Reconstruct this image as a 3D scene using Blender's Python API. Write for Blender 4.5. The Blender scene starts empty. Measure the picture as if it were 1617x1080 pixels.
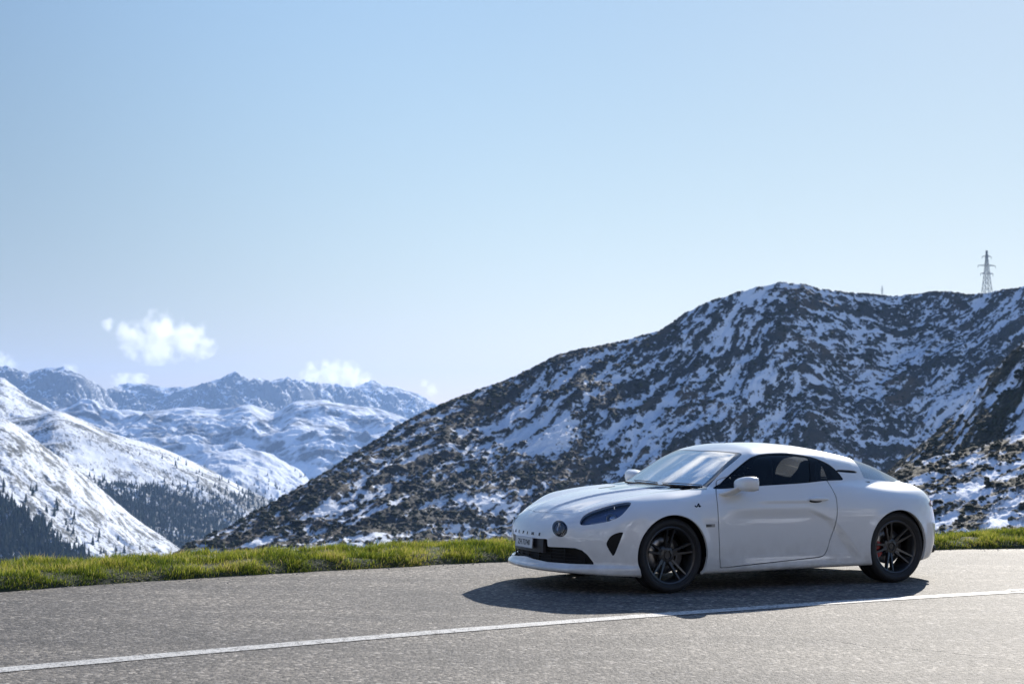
import bpy, bmesh, math, random
import numpy as np
from mathutils import Vector, Matrix
random.seed(7); np.random.seed(7)
rad=math.radians
SC=bpy.context.scene
C=SC.collection

# ---------------------------------------------------------------- camera, sky, sun, exposure
CAM_H=1.36546; FPX=2246.0; PIT=0.0595779; ROL=0.0128743
CAR_X=0.97240; CAR_Y=12.70198; CAR_A=0.464336
W0,H0=1617.0,1080.0
cam=bpy.data.cameras.new('camera'); camo=bpy.data.objects.new('camera',cam); C.objects.link(camo); SC.camera=camo
cam.sensor_width=36.0; cam.lens=FPX/W0*36.0; cam.clip_start=0.1; cam.clip_end=90000
camo.matrix_world=Matrix.Translation((0,0,CAM_H)) @ Matrix.Rotation(rad(90)+PIT,4,'X') @ Matrix.Rotation(ROL,4,'Z')
cam.dof.use_dof=True; cam.dof.focus_distance=12.2; cam.dof.aperture_fstop=4.0
SUNV=Vector((0.76,1.83,1.0)).normalized()
world=bpy.data.worlds.new('World'); SC.world=world; world.use_nodes=True
wn=world.node_tree.nodes; wl=world.node_tree.links
sky=wn.new('ShaderNodeTexSky'); sky.sky_type='NISHITA'; sky.sun_disc=False
sky.sun_elevation=math.asin(SUNV.z); sky.sun_rotation=math.atan2(SUNV.x,SUNV.y)
sky.altitude=2000; sky.air_density=1.0; sky.dust_density=0.35; sky.ozone_density=1.0
bg=wn['Background']; bg.inputs[1].default_value=0.078
# the camera's film curve flattens the sky: per-channel response of the sky radiance, and the brighter aureole round the sun
wtc=wn.new('ShaderNodeTexCoord');_sp=wn.new('ShaderNodeSeparateColor');_cb=wn.new('ShaderNodeCombineColor');wl.new(sky.outputs[0],_sp.inputs[0])
for _i,(_a,_g) in enumerate(((1.53,.72),(2.24,.50),(5.15,.10))):
    _p=wn.new('ShaderNodeMath');_p.operation='POWER';_p.inputs[1].default_value=_g;wl.new(_sp.outputs[_i],_p.inputs[0])
    _m=wn.new('ShaderNodeMath');_m.operation='MULTIPLY';_m.inputs[1].default_value=_a;wl.new(_p.outputs[0],_m.inputs[0]);wl.new(_m.outputs[0],_cb.inputs[_i])
_d=wn.new('ShaderNodeVectorMath');_d.operation='DOT_PRODUCT';wl.new(wtc.outputs['Generated'],_d.inputs[0]);_d.inputs[1].default_value=SUNV
_r=wn.new('ShaderNodeMapRange');_r.interpolation_type='SMOOTHSTEP';_r.inputs['From Min'].default_value=.66;_r.inputs['From Max'].default_value=.90;_r.inputs['To Min'].default_value=.68;_r.inputs['To Max'].default_value=1.05;wl.new(_d.outputs['Value'],_r.inputs['Value'])
tint=wn.new('ShaderNodeMix');tint.data_type='RGBA';tint.blend_type='MULTIPLY';tint.inputs[0].default_value=1;wl.new(_cb.outputs[0],tint.inputs[6]);wl.new(_r.outputs[0],tint.inputs[7])
# a patch of broken cloud high above the top of the picture (it shows in the windscreen)
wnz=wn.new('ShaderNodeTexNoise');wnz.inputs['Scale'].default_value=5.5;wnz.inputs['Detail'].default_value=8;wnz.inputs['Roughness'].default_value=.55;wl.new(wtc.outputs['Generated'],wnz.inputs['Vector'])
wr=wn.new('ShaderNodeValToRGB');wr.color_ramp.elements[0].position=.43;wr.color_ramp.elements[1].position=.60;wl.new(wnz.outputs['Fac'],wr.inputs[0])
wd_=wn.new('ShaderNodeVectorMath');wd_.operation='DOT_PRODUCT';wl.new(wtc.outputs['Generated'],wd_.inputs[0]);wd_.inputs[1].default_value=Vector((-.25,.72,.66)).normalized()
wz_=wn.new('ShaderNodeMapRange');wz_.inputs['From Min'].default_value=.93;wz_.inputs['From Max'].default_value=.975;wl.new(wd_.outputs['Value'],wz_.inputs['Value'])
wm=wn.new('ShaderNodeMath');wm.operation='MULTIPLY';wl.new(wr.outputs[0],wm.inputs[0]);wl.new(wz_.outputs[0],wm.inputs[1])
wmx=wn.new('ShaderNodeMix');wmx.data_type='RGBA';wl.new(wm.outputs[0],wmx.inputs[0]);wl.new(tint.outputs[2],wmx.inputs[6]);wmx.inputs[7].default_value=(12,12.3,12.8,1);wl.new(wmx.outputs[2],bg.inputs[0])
sun=bpy.data.lights.new('sun','SUN'); sun.energy=4.8; sun.angle=rad(0.53); sun.color=(1.0,0.94,0.85)
suno=bpy.data.objects.new('sun',sun); C.objects.link(suno); suno.rotation_euler=SUNV.to_track_quat('Z','Y').to_euler()
SC.view_settings.view_transform='Standard'; SC.view_settings.look='None'
SC.view_settings.exposure=0.72; SC.view_settings.gamma=1.0; SC.view_settings.use_curve_mapping=False
SC.cycles.max_bounces=8; SC.cycles.transparent_max_bounces=16; SC.cycles.volume_bounces=3
SC.cycles.sample_clamp_indirect=6

# ---------------------------------------------------------------- calibrated view <-> world helpers (measuring only)
def unproj(u,v):
    du=u-W0/2; dv=v-H0/2
    x=du*np.cos(ROL)+dv*np.sin(ROL); y=-du*np.sin(ROL)+dv*np.cos(ROL)
    dx=x/FPX; dy=1.0+0*x; dz=-y/FPX
    return dx, dy*np.cos(PIT)-dz*np.sin(PIT), dy*np.sin(PIT)+dz*np.cos(PIT)
def ground_pt(u,v,z=0.0):
    d=unproj(np.float64(u),np.float64(v)); t=(z-CAM_H)/d[2]; return (d[0]*t,d[1]*t)
ca,sa=math.cos(CAR_A),math.sin(CAR_A)
def car_px(P):       # design coords (x back from front axle, y left, z up) -> photo pixel
    X,Y,Z=P[:,0],P[:,1],P[:,2]
    wx=CAR_X+X*ca+Y*sa; wy=CAR_Y+X*sa-Y*ca; wz=Z-CAM_H
    d=wy*math.cos(PIT)+wz*math.sin(PIT); v=-wy*math.sin(PIT)+wz*math.cos(PIT)
    u=FPX*wx/d; v=-FPX*v/d
    return np.stack([W0/2+u*math.cos(ROL)-v*math.sin(ROL), H0/2+u*math.sin(ROL)+v*math.cos(ROL)],1)

# ---------------------------------------------------------------- numeric helpers
def pchip(xs,ys,x):
    xs=np.asarray(xs,float); ys=np.asarray(ys,float); x=np.asarray(x,float)
    h=np.diff(xs); d=np.diff(ys,axis=0)/(h if ys.ndim==1 else h[:,None])
    m=np.zeros_like(ys)
    s=(d[:-1]*d[1:])>0
    den=np.where(s,d[:-1]+d[1:],1)
    m[1:-1]=np.where(s,2*d[:-1]*d[1:]/den,0); m[0]=d[0]; m[-1]=d[-1]
    xc=np.clip(x,xs[0],xs[-1]); i=np.clip(np.searchsorted(xs,xc)-1,0,len(xs)-2)
    t=(xc-xs[i])/h[i]; hh=h[i]
    if ys.ndim>1: t=t[:,None]; hh=hh[:,None]
    t2=t*t;t3=t2*t
    return (2*t3-3*t2+1)*ys[i]+(t3-2*t2+t)*hh*m[i]+(-2*t3+3*t2)*ys[i+1]+(t3-t2)*hh*m[i+1]
def catmull(pts,n=10,closed=False):
    P=np.array(pts,float); out=[]; N=len(P)
    for i in range(N if closed else N-1):
        if closed: a,b,c,d=P[i-1],P[i],P[(i+1)%N],P[(i+2)%N]
        else: a,b,c,d=P[max(i-1,0)],P[i],P[i+1],P[min(i+2,N-1)]
        for k in range(n):
            t=k/n; out.append(0.5*((2*b)+(-a+c)*t+(2*a-5*b+4*c-d)*t*t+(-a+3*b-3*c+d)*t**3))
    if not closed: out.append(P[-1])
    return np.array(out)
def polyd(P,poly):            # signed distance, negative inside
    poly=np.asarray(poly,float); out=np.full(len(P),1e9); ins=np.zeros(len(P),bool)
    N=len(poly)
    for i in range(N):
        a=poly[i];b=poly[(i+1)%N];e=b-a
        w=P-a; L=(e*e).sum()
        if L<1e-14: continue
        t=np.clip((w@e)/L,0,1); q=w-t[:,None]*e; out=np.minimum(out,(q*q).sum(1))
        c=((a[1]<=P[:,1])&(b[1]>P[:,1]))|((b[1]<=P[:,1])&(a[1]>P[:,1]))
        if abs(e[1])>1e-14:
            xi=a[0]+(P[:,1]-a[1])*e[0]/e[1]; ins^=(c&(P[:,0]<xi))
    d=np.sqrt(out); return np.where(ins,-d,d)
def sstep(a,b,x):
    t=np.clip((x-a)/(b-a),0,1); return t*t*(3-2*t)
def smax(a,b,k):
    h=np.clip(0.5+0.5*(a-b)/k,0,1); return b*(1-h)+a*h+k*h*(1-h)
def smin(a,b,k): return -smax(-a,-b,k)
def hsh(ix,iy,s):
    n=(ix.astype(np.int64)*374761393+iy.astype(np.int64)*668265263+s*1442695041)&0xFFFFFFFF
    n=((n^(n>>13))*1274126177)&0xFFFFFFFF
    n=(n^(n>>16))&0xFFFFFFFF
    return n/4294967296.0*2*np.pi
def perlin(x,y,s=0):
    x0=np.floor(x);y0=np.floor(y);fx=x-x0;fy=y-y0
    u=fx*fx*fx*(fx*(fx*6-15)+10);v=fy*fy*fy*(fy*(fy*6-15)+10)
    def g(i,j):
        a=hsh(x0+i,y0+j,s); return np.cos(a)*(fx-i)+np.sin(a)*(fy-j)
    a=g(0,0)*(1-u)+g(1,0)*u; b=g(0,1)*(1-u)+g(1,1)*u
    return (a*(1-v)+b*v)*1.5
def fbm(x,y,o=5,s=0,gain=.5,ridge=False):
    t=0;a=1;n=0
    for k in range(o):
        p=perlin(x*2**k+17.3*k,y*2**k-9.1*k,s+k)
        if ridge: p=1-2*np.abs(p)
        t=t+a*p;n+=a;a*=gain
    return t/n

# ---------------------------------------------------------------- object helpers
def tag(o,label=None,cat=None,group=None,kind=None):
    if label:o['label']=label
    if cat:o['category']=cat
    if group:o['group']=group
    if kind:o['kind']=kind
    return o
def empty(name,loc=(0,0,0),rz=0):
    o=bpy.data.objects.new(name,None);C.objects.link(o);o.location=loc;o.rotation_euler=(0,0,rz);o.empty_display_size=.2;return o
def mk(name,V,F,mat=None,parent=None,N=None,smooth=True,loc=None,mats=None,mi=None):
    me=bpy.data.meshes.new(name)
    V=np.asarray(V,dtype=np.float64)
    if isinstance(F,np.ndarray):
        k=F.shape[1]; me.vertices.add(len(V)); me.vertices.foreach_set('co',V.astype(np.float32).ravel())
        me.loops.add(F.size); me.loops.foreach_set('vertex_index',F.astype(np.int32).ravel())
        me.polygons.add(len(F)); me.polygons.foreach_set('loop_start',np.arange(0,F.size,k,dtype=np.int32))
        me.polygons.foreach_set('loop_total',np.full(len(F),k,dtype=np.int32)); me.update(calc_edges=True); me.validate()
    else:
        me.from_pydata(V.tolist(),[],F); me.update()
    me.polygons.foreach_set('use_smooth',np.full(len(me.polygons),smooth))
    if mat is not None: me.materials.append(mat)
    for m in (mats or []): me.materials.append(m)
    if mi is not None: me.polygons.foreach_set('material_index',np.asarray(mi,dtype=np.int32))
    if N is not None: me.normals_split_custom_set_from_vertices(np.asarray(N).tolist())
    o=bpy.data.objects.new(name,me);C.objects.link(o)
    if parent is not None:o.parent=parent
    if loc is not None:o.location=loc
    return o
class MB:
    def __init__(s): s.V=[];s.F=[]
    def add(s,V,F):
        b=len(s.V); s.V+= [tuple(v) for v in V]; s.F+=[tuple(i+b for i in f) for f in F]; return s
    def box(s,c,d,M=None,bev=0):
        x,y,z=[q/2 for q in d]
        P=[(-x,-y,-z),(x,-y,-z),(x,y,-z),(-x,y,-z),(-x,-y,z),(x,-y,z),(x,y,z),(-x,y,z)]
        if M is not None:P=[tuple(M@Vector(p)) for p in P]
        P=[(p[0]+c[0],p[1]+c[1],p[2]+c[2]) for p in P]
        return s.add(P,[(0,3,2,1),(4,5,6,7),(0,1,5,4),(1,2,6,5),(2,3,7,6),(3,0,4,7)])
    def bar(s,a,b,w,w2=None,n=4):
        a=Vector(a);b=Vector(b);d=(b-a).normalized();up=Vector((0,0,1)) if abs(d.z)<.9 else Vector((1,0,0))
        x=d.cross(up).normalized();y=d.cross(x); w2=w if w2 is None else w2; P=[]
        for q,ww in ((a,w),(b,w2)):
            for k in range(n):
                t=2*math.pi*(k+.5)/n; P.append(tuple(q+(x*math.cos(t)+y*math.sin(t))*ww/2*1.41))
        F=[(k,(k+1)%n,n+(k+1)%n,n+k) for k in range(n)]+[tuple(range(n))[::-1],tuple(range(n,2*n))]
        return s.add(P,F)
    def build(s,name,mat,parent=None,smooth=False,**k): return mk(name,np.array(s.V),s.F,mat,parent,smooth=smooth,**k)
def bevel(o,w,seg=2,ang=35):
    m=o.modifiers.new('bevel','BEVEL');m.width=w;m.segments=seg;m.limit_method='ANGLE';m.angle_limit=rad(ang)
    return o

# ---------------------------------------------------------------- materials
def newmat(n):
    m=bpy.data.materials.new(n);m.use_nodes=True;t=m.node_tree;b=t.nodes['Principled BSDF'];return m,t,b
def nd(t,ty,**k):
    n=t.nodes.new(ty)
    for a,b in k.items():
        if a in n.inputs.keys(): n.inputs[a].default_value=b
        else: setattr(n,a,b)
    return n
def simple(n,col,rough=.5,metal=0,coat=0,bump=None,spec=None,var=0.0,vs=30):
    m,t,b=newmat(n);b.inputs['Base Color'].default_value=(*col,1);b.inputs['Roughness'].default_value=rough;b.inputs['Metallic'].default_value=metal
    if coat:b.inputs['Coat Weight'].default_value=coat;b.inputs['Coat Roughness'].default_value=.03
    if spec is not None:b.inputs['Specular IOR Level'].default_value=spec
    tc=nd(t,'ShaderNodeTexCoord')
    if bump or var:
        nz=nd(t,'ShaderNodeTexNoise',Scale=bump[0] if bump else vs,Detail=4.0);t.links.new(tc.outputs['Object'],nz.inputs['Vector'])
    if bump:
        bp=nd(t,'ShaderNodeBump',Strength=bump[1],Distance=bump[2]);t.links.new(nz.outputs['Fac'],bp.inputs['Height']);t.links.new(bp.outputs[0],b.inputs['Normal'])
    if var:
        nz2=nd(t,'ShaderNodeTexNoise',Scale=vs,Detail=5.0);t.links.new(tc.outputs['Object'],nz2.inputs['Vector'])
        r=nd(t,'ShaderNodeValToRGB');r.color_ramp.elements[0].position=.3;r.color_ramp.elements[1].position=.7
        r.color_ramp.elements[0].color=(*[c*(1-var) for c in col],1);r.color_ramp.elements[1].color=(*[min(1,c*(1+var)) for c in col],1)
        t.links.new(nz2.outputs['Fac'],r.inputs[0]);t.links.new(r.outputs[0],b.inputs['Base Color'])
    return m
def ramp(t,src,stops,interp='LINEAR'):
    r=nd(t,'ShaderNodeValToRGB');cr=r.color_ramp;cr.interpolation=interp
    while len(cr.elements)<len(stops):cr.elements.new(.5)
    for e,(p,c) in zip(cr.elements,stops):
        e.position=p;e.color=(*c,1) if not np.isscalar(c) else (c,c,c,1)
    t.links.new(src,r.inputs[0]);return r.outputs[0]
def mixc(t,f,a,b,mode='MIX'):
    m=nd(t,'ShaderNodeMix',data_type='RGBA',blend_type=mode)
    for s,i in ((f,0),(a,6),(b,7)):
        if hasattr(s,'is_linked') or hasattr(s,'links'): t.links.new(s,m.inputs[i])
        elif i==0:m.inputs[0].default_value=s
        else:m.inputs[i].default_value=(*s,1)
    return m.outputs[2]
def mathn(t,op,a,b=None,clamp=False):
    m=nd(t,'ShaderNodeMath',operation=op,use_clamp=clamp)
    for i,s in enumerate((a,b)):
        if s is None:continue
        if hasattr(s,'links'):t.links.new(s,m.inputs[i])
        else:m.inputs[i].default_value=s
    return m.outputs[0]
def noise(t,vec,scale,detail=5,rough=.55,dist=0):
    n=nd(t,'ShaderNodeTexNoise',Scale=scale,Detail=float(detail),Roughness=rough,Distortion=float(dist));t.links.new(vec,n.inputs['Vector']);return n.outputs['Fac']
def mapping(t,vec,loc=(0,0,0),rot=(0,0,0),sc=(1,1,1)):
    n=nd(t,'ShaderNodeMapping');n.inputs['Location'].default_value=loc;n.inputs['Rotation'].default_value=rot;n.inputs['Scale'].default_value=sc
    t.links.new(vec,n.inputs['Vector']);return n.outputs[0]

#%%TERRAIN
# ---------------------------------------------------------------- mountains
def col_ray(u,v):
    dx,dy,dz=unproj(np.asarray(u,float),np.asarray(v,float)); h=np.hypot(dx,dy); return np.arctan2(dx,dy),dz/h
def mountain_mat(name,rock,rock2,snow=(.62,.66,.73),cov=.5,scale=1.0,anis=(0,1,1),brown=None,sharp=.06,soft_n=.35,steep=.45,rough=.62):
    m,t,b=newmat(name);b.inputs['Roughness'].default_value=.85;b.inputs['Specular IOR Level'].default_value=.15
    g=nd(t,'ShaderNodeNewGeometry');at=nd(t,'ShaderNodeAttribute',attribute_name='dark')
    vec=mapping(t,mapping(t,g.outputs['Position'],rot=(0,0,-anis[0])),sc=(scale/anis[1],scale/anis[2],scale*(.05 if anis[1]>=2 else .6)))
    n1=noise(t,vec,1.0,7,rough,.3); 
    sep=nd(t,'ShaderNodeSeparateXYZ');t.links.new(g.outputs['Normal'],sep.inputs[0])
    st=ramp(t,sep.outputs[2],[(steep-.25,1.0),(steep+.25,0.0)])
    a=mathn(t,'MULTIPLY',at.outputs['Fac'],1.0-soft_n); c=mathn(t,'MULTIPLY_ADD',n1,soft_n*1.0); t.nodes[-1].inputs[2].default_value=0
    s=mathn(t,'ADD',a,c); s=mathn(t,'ADD',s,mathn(t,'MULTIPLY',st,.35))
    f=ramp(t,s,[(max(0,cov-sharp),0.0),(min(1,cov+sharp),1.0)])
    n2=noise(t,vec,3.0,4,.6); rc=mixc(t,ramp(t,n2,[(.35,0.0),(.65,1.0)]),rock,rock2)
    if brown:
        n3=noise(t,mapping(t,g.outputs['Position'],sc=(.012,.012,.03)),1.0,3,.6)
        rc=mixc(t,ramp(t,n3,[(.50,0.0),(.66,.9)]),rc,brown)
    sc2=mixc(t,ramp(t,n2,[(.3,0.0),(.7,1.0)]),snow,tuple(q*.93 for q in snow))
    t.links.new(mixc(t,f,sc2,rc),b.inputs['Base Color'])
    bp=nd(t,'ShaderNodeBump',Strength=.7,Distance=1.2/scale*.15);t.links.new(n1,bp.inputs['Height']);t.links.new(bp.outputs[0],b.inputs['Normal'])
    return m
TERR={}
def terrain(name,sil,R,vb,rb,nu,nt,mat,amp,feat,anis=(0,1,1),shape=1.0,seed=0,dark=None,back=.25,ridge_keep=.45,spur=0.0,spurL=1.0,ro=.6,ridged=True,octs=6,darkscale=1.0,ds=None,dw=(.6,.5),relief=0.0,th2=None):
    """sil: crest outline (photo px), R: [(u,dist)], vb: px row of its hidden foot, rb: foot distance / crest distance"""
    sil=np.array(sil,float); u=np.linspace(sil[0,0],sil[-1,0],nu)
    v=np.interp(u,sil[:,0],sil[:,1]) if name=='far_mountains' else pchip(sil[:,0],sil[:,1],u); Ra=np.array(R,float); Rr=pchip(Ra[:,0],Ra[:,1],u)
    vbu=np.full(nu,float(vb)) if np.isscalar(vb) else pchip(np.array(vb)[:,0],np.array(vb)[:,1],u)
    az,te1=col_ray(u,v); az0,te0=col_ray(u,vbu)
    nb=max(6,int(nt*.12)); T=np.concatenate([np.linspace(0,1,nt),1+np.linspace(0,1,nb+1)[1:]*1.0])
    A,TT=np.meshgrid(az,T,indexing='ij'); RR=Rr[:,None]; 
    r0=rb*RR; tt=np.minimum(TT,1)
    rr=r0+(RR-r0)*tt+np.maximum(TT-1,0)*RR*back
    z0=CAM_H+r0*te0[:,None]; z1=CAM_H+RR*te1[:,None]
    g=tt**shape
    Z=z0+(z1-z0)*g
    X=rr*np.sin(A);Y=rr*np.cos(A)
    th,la,lc=anis; s=(X*math.cos(th)+Y*math.sin(th))/la; c=(-X*math.sin(th)+Y*math.cos(th))/lc
    wx=fbm(X/feat/2,Y/feat/2,3,seed+50)*feat*.5
    n=fbm((s+wx/la)/feat,(c+wx/lc)/feat,octs,seed,ro,ridged)
    fade=np.where(TT<=1,ridge_keep+(1-ridge_keep)*np.clip((1-tt)*3,0,1),ridge_keep)*np.clip(tt*8+.2,0,1)
    big=fbm(s/feat/3.1,c/feat/3.1,3,seed+9)*spur
    Z=Z+amp*n*fade+big*np.clip((1-tt)*4,0,1)*np.clip(tt*8,0,1)*(TT<=1)
    Z=Z-np.maximum(TT-1,0)*RR*back*.75
    if ds is None: nd2=fbm((s/feat)*4/darkscale,(c/feat)*4/darkscale,6,seed+20,.62)
    else:
        wob=fbm(X/90,Y/90,3,seed+60)*ds[1]*1.5
        def pat(a):
            S_=X*math.cos(a)+Y*math.sin(a);C_=-X*math.sin(a)+Y*math.cos(a)
            lf=1.0 if th2 is None else sstep(650,1150,u[:,None]+0*X)
            return dw[0]*(1.25-.25*lf)*fbm(S_/ds[0],(C_+wob)/ds[1],5,seed+20,.55)*1.6+dw[1]*(.68+.32*lf)*fbm(S_/ds[2]/3.6,(C_+wob*.5)/ds[2],5,seed+25,.6)*1.4+.42*fbm(S_/ds[0]/2.4,(C_+wob)/ds[1]/3,3,seed+33)
        if th2 is None: nd2=pat(th)
        else:
            w=sstep(1080,1420,u[:,None]+0*X); nd2=((1-w)*pat(th)+w*pat(th2))/np.sqrt((1-w)**2+w**2)
    dk=np.clip(.5+nd2*.55+ (0 if dark is None else dark(X,Y,Z,TT,n,np.broadcast_to(u[:,None],X.shape))),0,1)
    if relief: Z=Z+relief*sstep(.44,.60,dk)*(.55+.9*np.clip(.5+fbm(X/ds[2],Y/ds[2],3,seed+70),0,1))*np.clip(tt*8,0,1)
    V=np.stack([X,Y,Z],2).reshape(-1,3); M=len(T)
    i=np.arange(nu-1)[:,None]*M+np.arange(M-1)[None,:]; F=np.stack([i,i+M,i+M+1,i+1],2).reshape(-1,4)
    o=mk(name,V,F,mat); a=o.data.attributes.new('dark','FLOAT','POINT');a.data.foreach_set('value',dk.ravel().astype(np.float32))
    tag(o,kind='structure'); TERR[name]=(o,X,Y,Z,dk); return o

ROCKB=(.075,.085,.10); ROCKB2=(.13,.14,.16)
# far alpine crest
sE=[(-260,600),(-120,570),(0,584.7),(20,585.6),(46,594),(58,589),(80,584),(102,584),(116,592),(147,607),(169,618),(202,607),(236,612),(267,615),(311,614),(347,602),(371,587),(392,607),(407,598),(427,605),(445,602),(463,607),(481,600),(503,609),(534,611),(561,614),(588,603),(605,612),(628,613.6),(668,629),(690,643),(740,668),(800,690)]
mE=mountain_mat('alpine_rock_snow',ROCKB,ROCKB2,snow=(.78,.82,.88),rough=.7,cov=.56,scale=.004,steep=.62,sharp=.05,soft_n=.4)
terrain('far_mountains',sE,[(-260,10500),(120,10000),(200,11500),(370,11000),(590,12500),(800,13500)],735,.88,560,190,mE,210,480,seed=3,ridge_keep=.16,spur=90,shape=.95,ro=.68,
    dark=lambda X,Y,Z,T,n,u:.10*n)
sD0=[(300,668),(340,645),(400,640),(430,636),(470,632),(500,634),(560,645),(620,654),(660,662),(720,690),(800,730)]
mD=mountain_mat('snowfield_rock',(.08,.09,.11),(.14,.15,.17),snow=(.72,.76,.82),cov=.585,scale=.012,steep=.5,sharp=.07,soft_n=.4)
sD=[(-200,640),(60,650),(140,640),(190,652),(240,650),(300,645),(345,650),(390,640),(430,652),(470,634),(505,633),(550,643),(600,652),(650,663),(720,690),(800,730)]
terrain('snowy_plateau',sD,[(-200,7500),(800,7700)],800,.76,460,240,mD,80,420,seed=13,ridge_keep=.35,spur=150,shape=.9,anis=(.4,1.3,.9),
    dark=lambda X,Y,Z,T,n,u:.10*n+.03)
sD2=[(300,800),(330,725),(370,712),(410,716),(440,728),(470,742),(486,756),(510,785),(560,830)]
mD2=mountain_mat('shoulder_snow',(.08,.09,.10),(.13,.14,.15),cov=.62,scale=.01,steep=.4,sharp=.08)
terrain('snowy_shoulder',sD2,[(300,5200),(420,5400),(560,5600)],850,.82,200,110,mD2,50,300,seed=23,ridge_keep=.35,spur=50)
# snowy slopes with forest, left
def forestmask(lo,hi):
    def f(X,Y,Z,T,n,u): return .5*sstep(hi,lo,Z+25*n)
    return f
mL=mountain_mat('snow_slope',(.06,.07,.07),(.11,.11,.10),snow=(.68,.715,.77),cov=.515,scale=.16,anis=(2.3,1.2,1.0),rough=.74,steep=.35,sharp=.035,soft_n=.62)
sL1=[(-250,600),(-60,604),(0,601),(22,612),(48,631),(78,649),(110,690),(150,740)]
terrain('snowy_summit',sL1,[(-250,5200),(150,5600)],760,.72,170,90,mL,45,330,seed=31,ridge_keep=.4,spur=60)
sL2=[(-60,668),(0,662),(56,657),(87,649),(121,660),(173,684),(242,703),(303,729),(355,755),(390,774),(424,790),(450,815),(500,870)]
terrain('forested_valley_side',sL2,[(-60,3500),(87,3400),(300,3600),(500,3900)],920,.72,420,200,mL,26,200,seed=41,ridge_keep=.12,spur=70,anis=(1.0,2.2,1),
    dark=lambda X,Y,Z,T,n,u:.10*n-.06+.16*sstep(-120,-200,Z))
sL3=[(-250,640),(-100,652),(0,660),(26,672),(65,702),(130,749),(173,784),(216,820),(242,838),(277,862),(330,905)]
terrain('snowy_spur',sL3,[(-250,2300),(0,2400),(330,2500)],935,.72,380,190,mL,13,110,seed=51,ridge_keep=.15,spur=35,anis=(-.9,2.0,1),
    dark=lambda X,Y,Z,T,n,u:.10*n-.04)
# dark near slope with shrubs and snow streaks
HE1=(.022,.026,.027); HE2=(.052,.052,.046)
sA=[(250,905),(290,868),(330,850),(400,815),(470,775),(540,731),(600,693),(688,646),(760,618),(830,588),(888,562),(950,549),(1000,537),(1045,521),(1085,495),(1120,479),(1160,466),(1200,455),(1230,449),(1260,450),(1300,458),(1340,463),(1370,466),(1400,469),(1440,468),(1480,463),(1530,466),(1560,464),(1590,459),(1620,454),(1680,440),(1800,425),(1950,430)]
mA=mountain_mat('heath_slope',HE1,HE2,snow=(.70,.735,.79),cov=.52,scale=.42,anis=(.8,2.1,1.0),brown=(.082,.064,.045),sharp=.035,soft_n=.50,rough=.72,steep=.25)
THA=math.radians(57)
terrain('dark_slope',sA,[(250,620),(400,700),(690,850),(1230,1100),(1500,1250),(1950,1300)],[(250,925),(1100,900),(1950,905)],.78,1150,520,mA,6.0,22,anis=(THA,4.0,1.0),seed=61,ridge_keep=.28,spur=17,ro=.60,ds=(95,8,2.9),dw=(.72,.80),th2=math.radians(36),
    dark=lambda X,Y,Z,T,n,u:.16*n+.16*sstep(.93,1.0,T)*sstep(1100,900,u)+.06*fbm(X/120,Y/120,2,3),relief=.8)
mB=mountain_mat('near_heath',(.024,.026,.020),(.06,.055,.035),snow=(.80,.83,.88),cov=.53,scale=.42,anis=(.6,2.4,1.0),brown=(.11,.070,.034),sharp=.035,soft_n=.48,rough=.70,steep=.25)
sB=[(1330,905),(1360,800),(1380,772),(1410,745),(1450,712),(1500,668),(1540,622),(1580,580),(1617,545),(1700,480),(1850,400),(1980,380)]
terrain('near_ridge',sB,[(1330,420),(1980,520)],930,.75,560,330,mB,2.4,13,anis=(.9,3.4,1.0),seed=71,ridge_keep=.3,spur=5,ds=(42,9,4.5),dw=(.7,.65),
    dark=lambda X,Y,Z,T,n,u:.16*n+.05,relief=.8)
sB2=[(1330,870),(1370,790),(1400,757),(1450,735),(1500,722),(1560,705),(1617,690),(1700,668),(1850,640),(1980,630)]
terrain('near_bank',sB2,[(1330,250),(1980,300)],940,.72,560,300,mB,1.6,9,anis=(.75,3.0,1.0),seed=81,ridge_keep=.35,spur=3.5,ds=(30,7,3.5),dw=(.7,.7),
    dark=lambda X,Y,Z,T,n,u:.16*n-.01,relief=.45)
# the ground: one sheet out to the horizon, falling away under the road shelf
def ground_sheet():
    rs=np.concatenate([[0,10,19,24,30,45,70,120,200],np.geomspace(320,40000,26)]); az=np.linspace(-np.pi,np.pi,145)
    R_,A_=np.meshgrid(rs,az,indexing='ij')
    z=np.where(R_<20,-.9,-.9-(R_-20)*.28); z=np.maximum(z,-700); 
    X=R_*np.sin(A_);Y=R_*np.cos(A_)
    z=np.where((Y<0),np.maximum(z,-.9-.0*R_)+np.clip(-Y-25,0,400)*.35+0*z,z)
    z=z+fbm(X/60,Y/60,4,5)*np.clip((R_-30)/60,0,1)*4
    V=np.stack([X,Y,z],2).reshape(-1,3);M=len(az)
    i=np.arange(len(rs)-1)[:,None]*M+np.arange(M-1)[None,:];F=np.stack([i,i+1,i+M+1,i+M],2).reshape(-1,4)
    o=mk('ground',V,F,mL); a=o.data.attributes.new('dark','FLOAT','POINT');a.data.foreach_set('value',(.5+.4*fbm(X/90,Y/90,4,8)).ravel().astype(np.float32));tag(o,kind='structure')
ground_sheet()
def added_hillside():  # unseen slope behind the camera, added to block low sky from the car
    x=np.linspace(-140,140,160);y=-np.geomspace(9,150,90);X,Y=np.meshgrid(x,y,indexing='ij')
    q=-Y-9;Z=-.3+q*.62*sstep(-2,10,q)+fbm(X/14,Y/14,5,66)*np.clip(q/6,0,1)*2.2
    V=np.stack([X,Y,Z],2).reshape(-1,3);i=np.arange(159)[:,None]*90+np.arange(89)[None];F=np.stack([i,i+90,i+91,i+1],2).reshape(-1,4)[:,::-1]
    o=mk('added_hillside',V,F,mB);a=o.data.attributes.new('dark','FLOAT','POINT');a.data.foreach_set('value',(.62+.3*fbm(X/9,Y/9,4,67)).ravel().astype(np.float32));tag(o,kind='structure')
added_hillside()
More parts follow.
